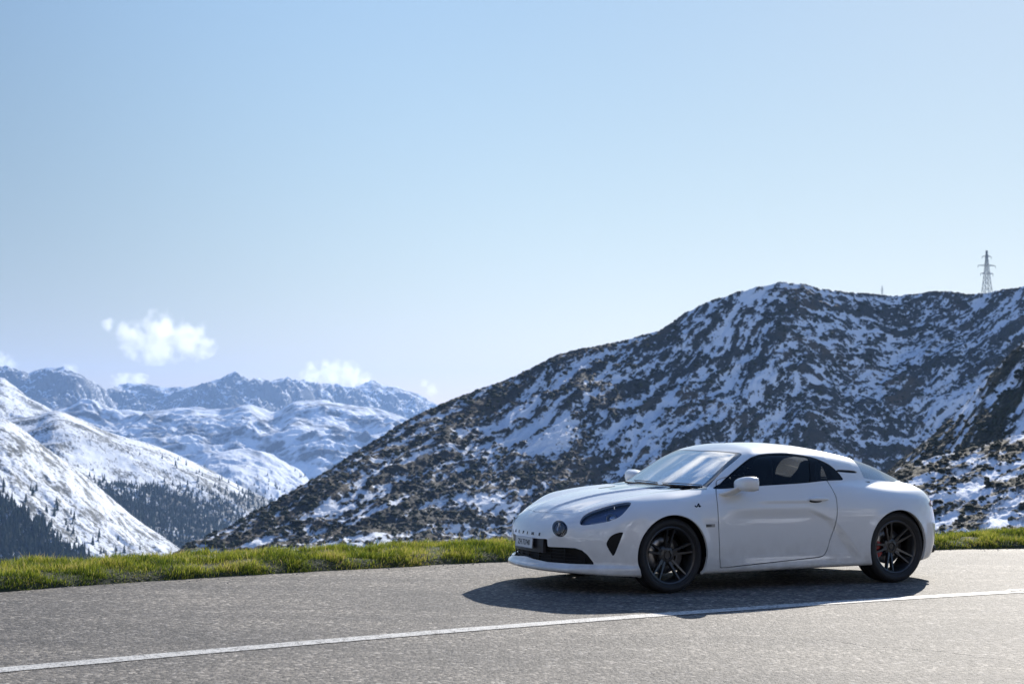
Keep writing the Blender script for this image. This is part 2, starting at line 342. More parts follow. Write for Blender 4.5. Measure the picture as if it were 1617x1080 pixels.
# ---------------------------------------------------------------- forest as one far mass of conifers
def conifer_cloud(name,spots,hts,mat,label,cat,kind='stuff',sides=6):
    V=[];F=[];k=0
    P=np.array(spots);H=np.array(hts);n=len(P)
    ang=np.linspace(0,2*np.pi,sides,endpoint=False)
    allV=[];allF=[];base=0
    for (b,tp,w) in ((.06,.55,.21),(.30,.80,.15),(.55,1.0,.095)):
        jit=1+.35*(np.random.rand(n,sides)-.5); off=np.random.rand(n)*6
        cx=np.cos(ang[None]+off[:,None])*w*H[:,None]*jit; cy=np.sin(ang[None]+off[:,None])*w*H[:,None]*jit
        vb=np.stack([P[:,0:1]+cx,P[:,1:2]+cy,np.broadcast_to(P[:,2:3]+b*H[:,None],cx.shape)+H[:,None]*.04*(np.random.rand(n,sides)-.5)],2)
        vt=np.stack([P[:,0],P[:,1],P[:,2]+tp*H],1)[:,None,:]
        vv=np.concatenate([vb,vt],1).reshape(-1,3)
        ii=np.arange(n)[:,None]*(sides+1)+base
        f=np.stack([ii+np.arange(sides)[None],ii+(np.arange(sides)+1)[None]%sides,np.broadcast_to(ii+sides,(n,sides))],2).reshape(-1,3)
        allV.append(vv);allF.append(f);base+=len(vv)
    o=mk(name,np.concatenate(allV),np.concatenate(allF),mat,smooth=False);tag(o,label,cat,kind=kind);return o
mFor=simple('conifer_needles',(.028,.042,.030),.9,var=.35,vs=.05,spec=.1)
def scatter(src,n,acc,seed):
    o,X,Y,Z,dk=TERR[src];rg=np.random.RandomState(seed);M=X.size
    idx=rg.randint(0,M,n);x=X.ravel()[idx];y=Y.ravel()[idx];z=Z.ravel()[idx]
    p=acc(x,y,z);k=rg.rand(n)<p
    return np.stack([x[k]+rg.randn(k.sum())*3,y[k]+rg.randn(k.sum())*3,z[k]-.5],1)
def pxof(x,y,z): u=808.5+FPX*x/y;return u,674-FPX*(z-CAM_H)/y+.0129*(u-808)
def accL2(x,y,z):
    u,v=pxof(x,y,z);b=np.interp(u,[120,150,195,255,318,409,480],[790,760,752,758,764,776,800]);n=fbm(x/110,y/110,4,91); return sstep(b-2,b+22,v+16*n)*np.interp(u,[150,330,430],[.95,.55,.35])+.012*(v>b-40)
def accL3(x,y,z):
    u,v=pxof(x,y,z);n=fbm(x/90,y/90,4,93);e=v-(792+(u-18)*.62)+22*n; return sstep(-4,14,e)*.95*(u<230)+.035*sstep(-70,-10,e)
s2=scatter('forested_valley_side',26000,accL2,1); s3=scatter('snowy_spur',24000,accL3,2)
sp=np.concatenate([s2,s3]); hh=np.random.uniform(7,16,len(sp))
conifer_cloud('conifer_forest',sp,hh,mFor,'dark conifer forest on the shaded lower slopes of the snowy valley','forest')
sD_=scatter('snowy_shoulder',1500,lambda x,y,z:sstep(-150,-330,z+90*fbm(x/200,y/200,3,5))*.9,4)
if len(sD_)>20: conifer_cloud('sparse_conifers',sD_,np.random.uniform(10,17,len(sD_)),mFor,'sparse conifers dotted on the far snowy shoulder above the valley','forest')
# dwarf shrubs breaking the crest of the dark slope
def shrubs(src,n,tr,hr,name,label,mat,seed,near=1.0):
    o,X,Y,Z,dk=TERR[src];rg=np.random.RandomState(seed);M=X.shape[1]
    ii=rg.randint(2,X.shape[0]-2,n);t0,t1=tr;jj=rg.randint(int(t0),int(t1),n)
    k=dk[ii,jj]>.5;ii=ii[k];jj=jj[k];H=rg.uniform(*hr,len(ii))*(.5+rg.rand(len(ii)))
    P=np.stack([X[ii,jj],Y[ii,jj],Z[ii,jj]],1)
    base=bmesh.new();bmesh.ops.create_icosphere(base,subdivisions=1,radius=1);bv=np.array([v.co[:] for v in base.verts]);bf=np.array([[v.index for v in f.verts] for f in base.faces]);base.free()
    n=len(P);j=1+.5*(rg.rand(n,len(bv),1)-.5)
    V=P[:,None,:]+bv[None]*j*np.stack([H*1.2,H*1.2,H*.8],1)[:,None,:]
    F=(bf[None]+(np.arange(n)*len(bv))[:,None,None]).reshape(-1,3)
    tag(mk(name,V.reshape(-1,3),F,mat,smooth=False),label,'shrubs',kind='stuff')
mShr=simple('dwarf_shrub_leaves',(.030,.036,.024),.9,var=.5,vs=.08,spec=.1)
shrubs('dark_slope',9000,(20,518),(.5,1.5),'slope_shrubs','low dark shrubs scattered over the snow streaked dark slope',mShr,5)
shrubs('near_ridge',5000,(10,328),(.25,.7),'ridge_shrubs','dark heather clumps on the steep near ridge at right',mShr,6)
shrubs('near_bank',4500,(10,298),(.12,.42),'bank_shrubs','brown heather clumps on the snowy bank behind the car tail',mShr,7)

# ---------------------------------------------------------------- lattice pylons on the crest
mSteel=simple('galvanised_steel',(.20,.22,.24),.6,.6)
def pylon(u,v,dist,Ht,label,rz=0,armk=1.0):
    az,te=col_ray(u,v); x=dist*math.sin(az);y=dist*math.cos(az);z=CAM_H+dist*te
    root=empty('power_pylon',(x,y,z-2),rz);tag(root,label,'pylon')
    m=MB();Ht+=2
    def hw(t): return Ht*(.078*(1-t)**1.25+.012)
    lv=[0,.14,.27,.38,.48,.57,.65,.73,.80,.87,.93,1.0]; th=Ht*.0085
    for q in range(len(lv)-1):
        a,b=lv[q],lv[q+1];wa,wb=hw(a),hw(b)
        cs=[(1,1),(-1,1),(-1,-1),(1,-1)]
        for i in range(4):
            p,r=cs[i],cs[(i+1)%4]
            m.bar((p[0]*wa,p[1]*wa,a*Ht),(p[0]*wb,p[1]*wb,b*Ht),th)
            m.bar((p[0]*wa,p[1]*wa,a*Ht),(r[0]*wb,r[1]*wb,b*Ht),th*.55);m.bar((r[0]*wa,r[1]*wa,a*Ht),(p[0]*wb,p[1]*wb,b*Ht),th*.55)
            m.bar((p[0]*wb,p[1]*wb,b*Ht),(r[0]*wb,r[1]*wb,b*Ht),th*.55)
    m.build('tower_frame',mSteel,root)
    for (zf,L) in ((.86,.115),(.655,.215),(.475,.155)):
        for s in (-1,1):
            am=MB();w=hw(zf)
            for yy in (-w,w):
                am.bar((s*w,yy,zf*Ht),(s*L*Ht*armk,0,zf*Ht+.004*Ht),th*.9);am.bar((s*w,yy,(zf+.035)*Ht),(s*L*Ht*armk,0,zf*Ht+.006*Ht),th*.6)
            for kk in (.35,.65): am.bar((s*L*Ht*kk,0,zf*Ht),(s*L*Ht*kk,0,(zf+.02)*Ht),th*.6)
            a=am.build('cross_arm',mSteel,root)
            i_=MB().bar((s*L*Ht*armk,0,zf*Ht),(s*L*Ht*armk,0,(zf-.05)*Ht),th*.9,n=6);i_.build('insulator',mSteel,a)
pylon(1558.5,462,1240,35,'tall lattice pylon standing on the crest at far right',rad(12))
pylon(1393,466,2600,17,'tiny distant lattice pylon peeking over the crest left of the tall one',rad(12))

#%%ROAD
# ---------------------------------------------------------------- road, line, verge
EDGE=np.array([(-30,-22),(-14,-2.5),(-9.5,4.5),(-6.4,8.9)]+[ground_pt(*q) for q in ((0,935),(220,919),(450,905),(640,895),(810,887),(1484,868),(1617,866))]+[(9.5,17.9),(16,18.9),(30,19.5),(60,18)])
EC=catmull(EDGE,14)
LINE=np.array([(-16,-8.5),(-8,1.6)]+[tuple((np.array(ground_pt(u,v))+np.array(ground_pt(u,w)))/2) for (u,v,w) in ((0,1055,1063),(400,1017,1025),(800,987,994),(1065,965.5,972),(1300,949.5,956),(1617,930,937))]+[(8.5,13.9),(15,15.2),(30,15.6),(60,14)])
_m=LINE[2:8];_c=np.polyfit(_m[:,0],_m[:,1],2);_x=np.concatenate([np.arange(-3.6,5.2,.4)]);LINE=np.concatenate([[(-16,-8.5),(-8,1.9)],np.stack([_x,np.polyval(_c,_x)],1),[(8.6,13.6),(15,15.0),(30,15.5),(60,14)]]);LC=catmull(LINE,10)
def asphalt():
    m,t,b=newmat('asphalt');g=nd(t,'ShaderNodeNewGeometry');P=g.outputs['Position']
    vo=nd(t,'ShaderNodeTexVoronoi',Scale=38.0);t.links.new(P,vo.inputs['Vector'])
    vo2=nd(t,'ShaderNodeTexVoronoi',Scale=105.0);t.links.new(P,vo2.inputs['Vector'])
    sep=nd(t,'ShaderNodeSeparateColor');t.links.new(vo.outputs['Color'],sep.inputs[0])
    sep2=nd(t,'ShaderNodeSeparateColor');t.links.new(vo2.outputs['Color'],sep2.inputs[0])
    c1=ramp(t,sep.outputs[0],[(0,(.030,.030,.032)),(.40,(.11,.106,.102)),(.75,(.21,.20,.19)),(.93,(.40,.38,.35)),(1,(.62,.60,.57))])
    c2=ramp(t,sep2.outputs[1],[(0,(.04,.04,.043)),(.6,(.13,.126,.122)),(1,(.30,.29,.27))])
    c=mixc(t,.42,c1,c2);c=mixc(t,1.0,c,(.86,.815,.750),'MULTIPLY')
    big=noise(t,mapping(t,P,sc=(.5,.5,.5)),1.0,6,.6); c=mixc(t,1.0,c,ramp(t,big,[(.32,(.68,.69,.72)),(.68,(1.24,1.22,1.18))]),'MULTIPLY')
    n3=noise(t,mapping(t,P,rot=(0,0,-.75),sc=(.35,2.6,1)),1.0,4,.5); c=mixc(t,1.0,c,ramp(t,n3,[(.35,(.78,.78,.80)),(.62,(1.12,1.11,1.10))]),'MULTIPLY')
    # hairline cracks and tar seams
    wv=nd(t,'ShaderNodeTexVoronoi',feature='DISTANCE_TO_EDGE',Scale=.55);nn=nd(t,'ShaderNodeTexNoise',Scale=3.0,Detail=6.0);t.links.new(P,nn.inputs['Vector'])
    ad=nd(t,'ShaderNodeVectorMath',operation='MULTIPLY_ADD');t.links.new(nn.outputs['Color'],ad.inputs[0]);ad.inputs[1].default_value=(.55,.55,.55);t.links.new(P,ad.inputs[2]);t.links.new(ad.outputs[0],wv.inputs['Vector'])
    msk=noise(t,mapping(t,P,loc=(3,1,0),sc=(.25,.25,.25)),1.0,2,.5)
    cr=mathn(t,'MULTIPLY',ramp(t,wv.outputs['Distance'],[(0,1.0),(.012,0.0)]),ramp(t,msk,[(.60,0.0),(.66,.7)]))
    c=mixc(t,cr,c,(.030,.030,.032))
    t.links.new(c,b.inputs['Base Color']);b.inputs['Roughness'].default_value=.78;b.inputs['Specular IOR Level'].default_value=.35
    h=mathn(t,'ADD',mathn(t,'MULTIPLY',vo.outputs['Distance'],-1.0),mathn(t,'MULTIPLY',vo2.outputs['Distance'],-.5))
    h=mathn(t,'SUBTRACT',h,mathn(t,'MULTIPLY',cr,1.5))
    bp=nd(t,'ShaderNodeBump',Strength=.9,Distance=.006);t.links.new(h,bp.inputs['Height']);t.links.new(bp.outputs[0],b.inputs['Normal']);return m
mAsp=asphalt()
def strip(name,curve,offs,zs,mat,noise_z=0,kind='structure',jag=0):
    d=np.gradient(curve,axis=0);n=np.stack([-d[:,1],d[:,0]],1);n/=np.linalg.norm(n,axis=1)[:,None]
    V=[];rg=np.random.RandomState(3)
    for i,o_ in enumerate(offs):
        q=curve+n*(np.asarray(o_)[:,None] if not np.isscalar(o_) else o_); z=np.full(len(q),float(zs[i]))
        if noise_z:z=z+noise_z*fbm(q[:,0]*2,q[:,1]*2,4,7)*(1 if 0<i<len(offs)-1 else .3)
        V.append(np.column_stack([q,z]))
    V=np.stack(V,1);M=len(offs);i=np.arange(len(curve)-1)[:,None]*M+np.arange(M-1)[None];F=np.stack([i,i+M,i+M+1,i+1],2).reshape(-1,4)
    return mk(name,V.reshape(-1,3),F,mat),V
def resample(c,step):
    L=np.concatenate([[0],np.cumsum(np.linalg.norm(np.diff(c,axis=0),axis=1))]);s=np.arange(0,L[-1],step);return np.stack([np.interp(s,L,c[:,0]),np.interp(s,L,c[:,1])],1)
ECr=resample(EC,.06)
jag=.05*fbm(ECr[:,0]*3,ECr[:,1]*3,4,3)+.02
# road sheet: from the verge edge back to a straight far side behind the camera
rdn=16;far_=np.stack([ECr[:,0]*1.0,np.full(len(ECr),-26.0)],1)
tt_=np.linspace(0,1,rdn)[:,None,None]**1.5;ed_=ECr+np.array([0,.03])
RV=ed_[None]*(1-tt_)+far_[None]*tt_;RV=np.concatenate([ed_[None]+np.array([0,.10]),RV]);RZ=np.zeros(RV.shape[:2]);RZ[0]=-.05
RVV=np.dstack([RV,RZ]);Mr=len(ECr);i_=np.arange(rdn)[:,None]*Mr+np.arange(Mr-1)[None];RF=np.stack([i_,i_+Mr,i_+Mr+1,i_+1],2).reshape(-1,4)
rd=mk('road',RVV.reshape(-1,3),RF,mAsp);tag(rd,kind='structure')
def linemat():
    m,t,b=newmat('road_paint');g=nd(t,'ShaderNodeNewGeometry');P=g.outputs['Position']
    vo=nd(t,'ShaderNodeTexVoronoi',Scale=75.0);t.links.new(P,vo.inputs['Vector']);n=noise(t,P,9.0,5,.6)
    s=nd(t,'ShaderNodeSeparateColor');t.links.new(vo.outputs['Color'],s.inputs[0])
    f=mathn(t,'ADD',mathn(t,'MULTIPLY',s.outputs[0],.5),mathn(t,'MULTIPLY',n,.75))
    f=ramp(t,f,[(.66,0.0),(.84,.95)])
    c=mixc(t,ramp(t,noise(t,P,40.0,3,.6),[(.3,0.0),(.7,1.0)]),(.42,.41,.38),(.58,.565,.53))
    t.links.new(mixc(t,f,c,(.14,.135,.13)),b.inputs['Base Color']);b.inputs['Roughness'].default_value=.7
    bp=nd(t,'ShaderNodeBump',Strength=.6,Distance=.004);t.links.new(vo.outputs['Distance'],bp.inputs['Height']);t.links.new(bp.outputs[0],b.inputs['Normal']);return m
LCr=resample(LC,.03);jl=.008*fbm(LCr[:,0]*14,LCr[:,1]*14,3,4);jr=.008*fbm(LCr[:,0]*14+50,LCr[:,1]*14,3,5)
ln,_=strip('road_marking',LCr,[-.078+jl,.078+jr],[.004,.004],linemat());tag(ln,kind='structure')
# verge bank (soil + turf) then falling away
vd=[-.02,.05,.18,.45,.8,1.2,1.7,2.6,5,9]; vz=[-.03,.035,.075,.085,.085,.08,.02,-.3,-1.6,-4.2]
mSoil=simple('verge_soil',(.020,.028,.010),.95,bump=(18,.8,.03),var=.5,vs=5)
ECv=resample(EC,.12)
def verge_z(p):
    return .085*fbm(p[:,0]*1.5,p[:,1]*1.5,4,77)+.025*fbm(p[:,0]*4,p[:,1]*4,2,78)
vb_,VV=strip('verge_bank',ECv,[np.full(len(ECv),q) for q in vd],vz,mSoil)
co=VV.reshape(-1,3).copy();w=np.tile(np.array([0,.1,.6,1,1,1,1,1,1,1.]),len(ECv));co[:,2]+=verge_z(co[:,:2])*w
vb_.data.vertices.foreach_set('co',co.astype(np.float32).ravel());tag(vb_,kind='structure')
def grassmat():
    m,t,b=newmat('grass_blades');a=nd(t,'ShaderNodeAttribute',attribute_name='hue')
    c=ramp(t,a.outputs['Fac'],[(0,(.028,.055,.008)),(.34,(.10,.150,.014)),(.60,(.30,.335,.035)),(.82,(.45,.41,.085)),(1,(.58,.43,.20))])
    t.links.new(c,b.inputs['Base Color']);b.inputs['Roughness'].default_value=.55;b.inputs['Specular IOR Level'].default_value=.25
    tr=nd(t,'ShaderNodeBsdfTranslucent');t.links.new(c,tr.inputs[0]);mx=nd(t,'ShaderNodeMixShader');mx.inputs[0].default_value=.45
    t.links.new(b.outputs[0],mx.inputs[1]);t.links.new(tr.outputs[0],mx.inputs[2]);t.links.new(mx.outputs[0],t.nodes['Material Output'].inputs[0]);return m
def grass(n=300000):
    rg=np.random.RandomState(11);L=np.concatenate([[0],np.cumsum(np.linalg.norm(np.diff(EC,axis=0),axis=1))])
    i0=np.argmin(np.hypot(EC[:,0]+7.5,EC[:,1]-7.3));i1=np.argmin(np.hypot(EC[:,0]-11.5,EC[:,1]-18.2))
    s=rg.uniform(L[i0],L[i1],n);base=np.stack([np.interp(s,L,EC[:,0]),np.interp(s,L,EC[:,1])],1)
    d=np.gradient(EC,axis=0);nn=np.stack([-d[:,1],d[:,0]],1);nn/=np.linalg.norm(nn,axis=1)[:,None]
    nrm=np.stack([np.interp(s,L,nn[:,0]),np.interp(s,L,nn[:,1])],1)
    o=rg.rand(n)**1.25*1.75-.01+.09*fbm(base[:,0]*2.3,base[:,1]*2.3,3,41)
    P=base+nrm*o[:,None]
    cl=fbm(P[:,0]*3.2,P[:,1]*3.2,3,15)      # tufts
    keep=rg.rand(n)<np.clip(.75+cl*1.2,.42,1)
    P=P[keep];o=o[keep];cl=cl[keep];n=len(P)
    z=np.interp(o,vd,vz)+verge_z(P)*np.interp(o,[0,.05,.18,.45],[0,.1,.6,1])-.01
    H=(.026+.050*np.clip(cl+.35,0,1)+.018*rg.randn(n)).clip(.02,.2)*np.interp(o,[-.05,.12,.4],[.45,.85,1.0])
    tall=rg.rand(n)<.012;H=np.where(tall,H*1.9,H)
    th=rg.rand(n)*2*np.pi; lean=H*rg.uniform(.15,.9,n); wx=np.cos(th);wy=np.sin(th)
    ld=np.stack([np.cos(th+1.57+rg.randn(n)*.5),np.sin(th+1.57+rg.randn(n)*.5)],1)+nrm[keep]*-.35
    wd=rg.uniform(.0018,.0036,n)*np.where(tall,.6,1)
    side=np.stack([wx,wy,0*wx],1)*wd[:,None]
    p0=np.column_stack([P,z]);mid=p0+np.column_stack([ld*(lean*.35)[:,None],H*.6]);tip=p0+np.column_stack([ld*lean[:,None],H])
    V=np.stack([p0-side,p0+side,mid-side*.75,mid+side*.75,tip],1).reshape(-1,3)
    b=np.arange(n)[:,None]*5
    F=np.concatenate([(b+np.array([[0,1,3]])),(b+np.array([[0,3,2]])),(b+np.array([[2,3,4]]))])
    ob=mk('verge_grass',V,F,grassmat(),smooth=True)
    hue=np.clip(.43+.52*fbm(P[:,0]*1.7,P[:,1]*1.7,3,33)+.20*rg.randn(n)+.12*cl+np.where(tall,.35,0)+.1*np.interp(o,[0,.25],[1,0])*rg.rand(n),0,1)
    a=ob.data.attributes.new('hue','FLOAT','POINT');a.data.foreach_set('value',np.clip(hue[:,None]+np.array([[-.22,-.22,-.02,-.02,.20]]),0,1).ravel().astype(np.float32))
    tag(ob,'strip of green and yellow tufted grass along the far road edge','grass',kind='stuff')
grass()
def debris():
    rg=np.random.RandomState(4);m=MB();d=np.gradient(EC,axis=0);nn=np.stack([-d[:,1],d[:,0]],1);nn/=np.linalg.norm(nn,axis=1)[:,None]
    for k in range(420):
        i=rg.randint(20,len(EC)-40);p=EC[i]+nn[i]*(-abs(rg.randn())*.13+.03)+rg.randn(2)*.1;r=rg.uniform(.002,.007)
        m.box((p[0],p[1],r*.4),(r*2,r*1.5,r),Matrix.Rotation(rg.rand()*6,3,'Z'))
    tag(m.build('edge_gravel',simple('gravel_stone',(.30,.28,.25),.9,var=.5,vs=8)),'loose grit along the edge between asphalt and grass','gravel',kind='stuff')
debris()

#%%HAZE
# ---------------------------------------------------------------- the air
def haze():
    m=bpy.data.materials.new('haze_air');m.use_nodes=True;t=m.node_tree;t.nodes.remove(t.nodes['Principled BSDF'])
    v=nd(t,'ShaderNodeVolumePrincipled');v.inputs['Color'].default_value=(.38,.60,1.0,1);v.inputs['Density'].default_value=4.0e-5;v.inputs['Anisotropy'].default_value=.15
    t.links.new(v.outputs[0],t.nodes['Material Output'].inputs['Volume'])
    o=MB().box((0,0,-90),(34000,34000,1500)).build('haze',m);tag(o,kind='stuff');o['label']='thin bluish mountain haze in the valley air';o['category']='haze'
haze()
#%%CLOUD
# ---------------------------------------------------------------- clouds: real volumes beyond the haze
def cloud(u,v,wpx,hpx,dist,lobes,label,dens=.0040,thr=.0,seed=0.,nsc=4.6,grp=None):
    az,te=col_ray(u,v);k=dist/FPX;w=wpx*k/2;h=hpx*k/2
    loc=(dist*math.sin(az),dist*math.cos(az),CAM_H+dist*te)
    m=bpy.data.materials.new('cloud_vapour');m.use_nodes=True;t=m.node_tree;t.nodes.remove(t.nodes['Principled BSDF'])
    tc=nd(t,'ShaderNodeTexCoord');O=tc.outputs['Object']
    cur=None
    for (x,z,r) in lobes:
        q=nd(t,'ShaderNodeVectorMath',operation='DISTANCE');mp=mapping(t,O,sc=(1/w,1/w*.9,1/w));t.links.new(mp,q.inputs[0]);q.inputs[1].default_value=(x,0,z*h/w)
        f=mathn(t,'SUBTRACT',1.0,mathn(t,'DIVIDE',q.outputs['Value'],r))
        cur=f if cur is None else mathn(t,'MAXIMUM',cur,f)
    n=noise(t,mapping(t,O,loc=(seed,seed*2,0),sc=(nsc/w,nsc/w,nsc/w)),1.0,6,.62)
    d=mathn(t,'ADD',cur,mathn(t,'MULTIPLY',mathn(t,'SUBTRACT',n,.53),3.6))
    d=mathn(t,'MULTIPLY',ramp(t,d,[(thr,0.0),(thr+.85,1.0)]),dens)
    vp=nd(t,'ShaderNodeVolumePrincipled');vp.inputs['Color'].default_value=(.98,.98,1,1);vp.inputs['Anisotropy'].default_value=.4
    t.links.new(d,vp.inputs['Density']);t.links.new(vp.outputs[0],t.nodes['Material Output'].inputs['Volume'])
    bm=bmesh.new();bmesh.ops.create_icosphere(bm,subdivisions=4,radius=1)
    P=np.array([x.co[:] for x in bm.verts]);j=1+.10*fbm(P[:,0]*2+seed,P[:,2]*2,3,9)
    for x,q in zip(bm.verts,j):x.co=(x.co.x*w*1.12*q,x.co.y*w*.75*q,x.co.z*h*1.2*q)
    me=bpy.data.meshes.new('cloud');bm.to_mesh(me);bm.free();me.materials.append(m)
    o=bpy.data.objects.new('cloud',me);C.objects.link(o);o.location=loc;o.rotation_euler=(0,0,-az);tag(o,label,'cloud',grp);return o
G='clouds over the far peaks'
cloud(250,532,184,76,20000,[(-.35,-.15,.30),(.0,.15,.36),(.10,.55,.22),(.46,-.15,.34),(.02,-.35,.38),(-.82,.50,.15),(.78,-.35,.20),(-.55,.1,.2)],'white puffy cumulus cloud floating alone above the left peaks',grp=G)
cloud(528,592,130,44,24000,[(-.5,-.1,.32),(-.1,.1,.38),(.35,-.1,.36),(.75,-.4,.24),(-.2,.8,.13)],'long low white cloud resting behind the middle of the far crest',seed=4.1,dens=.0042,grp=G)
cloud(677,612,44,34,24000,[(-.3,.4,.35),(.2,-.2,.5)],'small faint cloud just left of the dark slope',seed=7.7,dens=.0042,grp=G)
cloud(5,572,60,30,24000,[(-.2,0,.6),(.3,-.2,.4)],'small cloud scrap cut by the left picture edge',seed=2.2,dens=.0042,grp=G)
cloud(110,586,44,20,25000,[(0,0,.6)],'tiny cloud poking over the leftmost rounded peak',seed=9.2,dens=.0042,grp=G)
cloud(206,601,70,22,25000,[(-.3,0,.5),(.3,.1,.5)],'thin cloud strip in the gap between the left peaks',seed=5.2,dens=.0042,grp=G)
#%%CAR_BEGIN
# ---------------------------------------------------------------- the car
# design coords: x metres behind the front axle, y left (+), z up; exported with x -> -x
class Tab:
    def __init__(s,xs,ys,vals,n=(500,260)):
        xs=np.array(xs,float);ys=np.array(ys,float);v=np.array(vals,float)   # v[iy][ix]
        s.x0,s.x1,s.y0,s.y1=xs[0],xs[-1],ys[0],ys[-1];s.n=n
        gx=np.linspace(s.x0,s.x1,n[0]);gy=np.linspace(s.y0,s.y1,n[1])
        a=pchip(xs,v.T,gx)             # n0 x ny
        s.g=pchip(ys,a.T,gy).T         # n0 x n1
        for _ in range(14):            # light smoothing
            q=np.pad(s.g,1,mode='edge');s.g=(q[1:-1,1:-1]*2+q[2:,1:-1]+q[:-2,1:-1]+q[1:-1,2:]+q[1:-1,:-2])/6
    def __call__(s,x,y):
        fx=np.clip((x-s.x0)/(s.x1-s.x0)*(s.n[0]-1),0,s.n[0]-1.001);fy=np.clip((y-s.y0)/(s.y1-s.y0)*(s.n[1]-1),0,s.n[1]-1.001)
        i=fx.astype(np.int32);j=fy.astype(np.int32);a=fx-i;b=fy-j;g=s.g
        return (g[i,j]*(1-b)+g[i,j+1]*b)*(1-a)+(g[i+1,j]*(1-b)+g[i+1,j+1]*b)*a
WR_F,WR_R=.340,.338; ZF,ZR=.312,.322; WB=2.419
plan=[(-.935,0),(-.925,.15),(-.895,.30),(-.835,.44),(-.735,.585),(-.635,.69),(-.53,.77),(-.41,.833),(-.28,.868),(-.1,.884),(.1,.886),(.4,.874),(.8,.862),(1.2,.860),(1.6,.868),(2.0,.888),(2.4,.899),(2.65,.885),(2.82,.845),(2.95,.775),(3.05,.67),(3.14,.50),(3.20,.28),(3.22,0)]
pl=catmull(plan,8);pl=np.concatenate([pl,(pl[::-1]*[1,-1])[1:-1]])
gx=np.linspace(-1.25,3.5,420);gy=np.linspace(-.1,1.15,130)
GX,GY=np.meshgrid(gx,gy,indexing='ij');PD=polyd(np.stack([GX.ravel(),GY.ravel()],1),pl).reshape(GX.shape)
class Grid:
    def __init__(s,g,x0,x1,y0,y1): s.g=g;s.x0,s.x1,s.y0,s.y1=x0,x1,y0,y1;s.n=g.shape
    __call__=Tab.__call__
plan_sd=Grid(PD,-1.25,3.5,-.1,1.15)
zk=[.13,.20,.30,.42,.52,.60,.67,.74,.80,.86,.93]
off=Tab([-.95,-.6,-.25,.15,.6,1.2,1.8,2.4,2.75,3.25],zk,np.array([
 # nose  corner fend   a      b      door   c      haunch h2    tail
 [.005, .005,  .025,  .030,  .035,  .035,  .03,  .03,  .06,  .13],
 [.0,   .0,    .008,  .012,  .015,  .012,  .01,  .01,  .03,  .08],
 [.0,   .0,    .0,    .0,    .004,  .002,  .0,   .0,   .01,  .025],
 [.0,   .0,    .0,    .0,    .0,    .0,    .0,   .0,   .0,   .005],
 [.018, .015,  .0,    .0,    .0,    .0,    .0,   .0,   .0,   .0],
 [.055, .045,  .004,  .0,    .003,  .004,  .002, .0,   .005, .015],
 [.11,  .095,  .020,  .012,  .012,  .012,  .010, .006, .015, .035],
 [.21,  .175,  .060,  .045,  .032,  .024,  .024, .028, .04,  .055],
 [.33,  .28,   .120,  .100,  .060,  .042,  .045, .075, .09,  .085],
 [.48,  .42,   .22,   .19,   .105,  .070,  .080, .15,  .17,  .15],
 [.60,  .56,   .34,   .30,   .17,   .120,  .14,  .26,  .28,  .25]]))
xk=[-.95,-.85,-.7,-.5,-.3,0,.3,.5,1,1.6,2.0,2.4,2.8,3.05,3.25]
top=Tab(xk,[0,.2,.4,.6,.8,.95],[
 [.545,.620,.690,.750,.792,.832,.858,.87,.90,.92,.93,.90,.865,.835,.815],
 [.540,.615,.685,.745,.788,.828,.855,.87,.90,.92,.93,.90,.868,.835,.813],
 [.530,.600,.665,.728,.775,.820,.850,.87,.90,.92,.93,.90,.855,.818,.797],
 [.50,.570,.650,.728,.780,.824,.850,.872,.905,.93,.935,.912,.885,.845,.810],
 [.45,.50,.580,.675,.745,.800,.835,.860,.895,.922,.925,.898,.865,.82,.79],
 [.40,.44,.50,.60,.68,.75,.80,.83,.87,.9,.9,.86,.80,.76,.72]])
zb=([-1.0,-.6,-.3,.3,1,2,2.42,2.8,3.3],[.165,.15,.135,.145,.150,.165,.17,.19,.22])
Gx=[.3,.45,.7,1.0,1.4,1.8,2.1,2.5,2.8,3.0,3.3]
Gw=[.66,.70,.755,.785,.79,.765,.72,.625,.50,.39,.15]
Rx=[.3,.7,.88,1.1,1.4,1.65,1.84,2.0,2.19,2.43,2.65,2.9,3.1,3.3]
Rz=[1.05,1.185,1.215,1.241,1.252,1.240,1.219,1.193,1.156,1.092,1.016,.928,.862,.79]
LAMP=np.array([-.835,.42,.527])
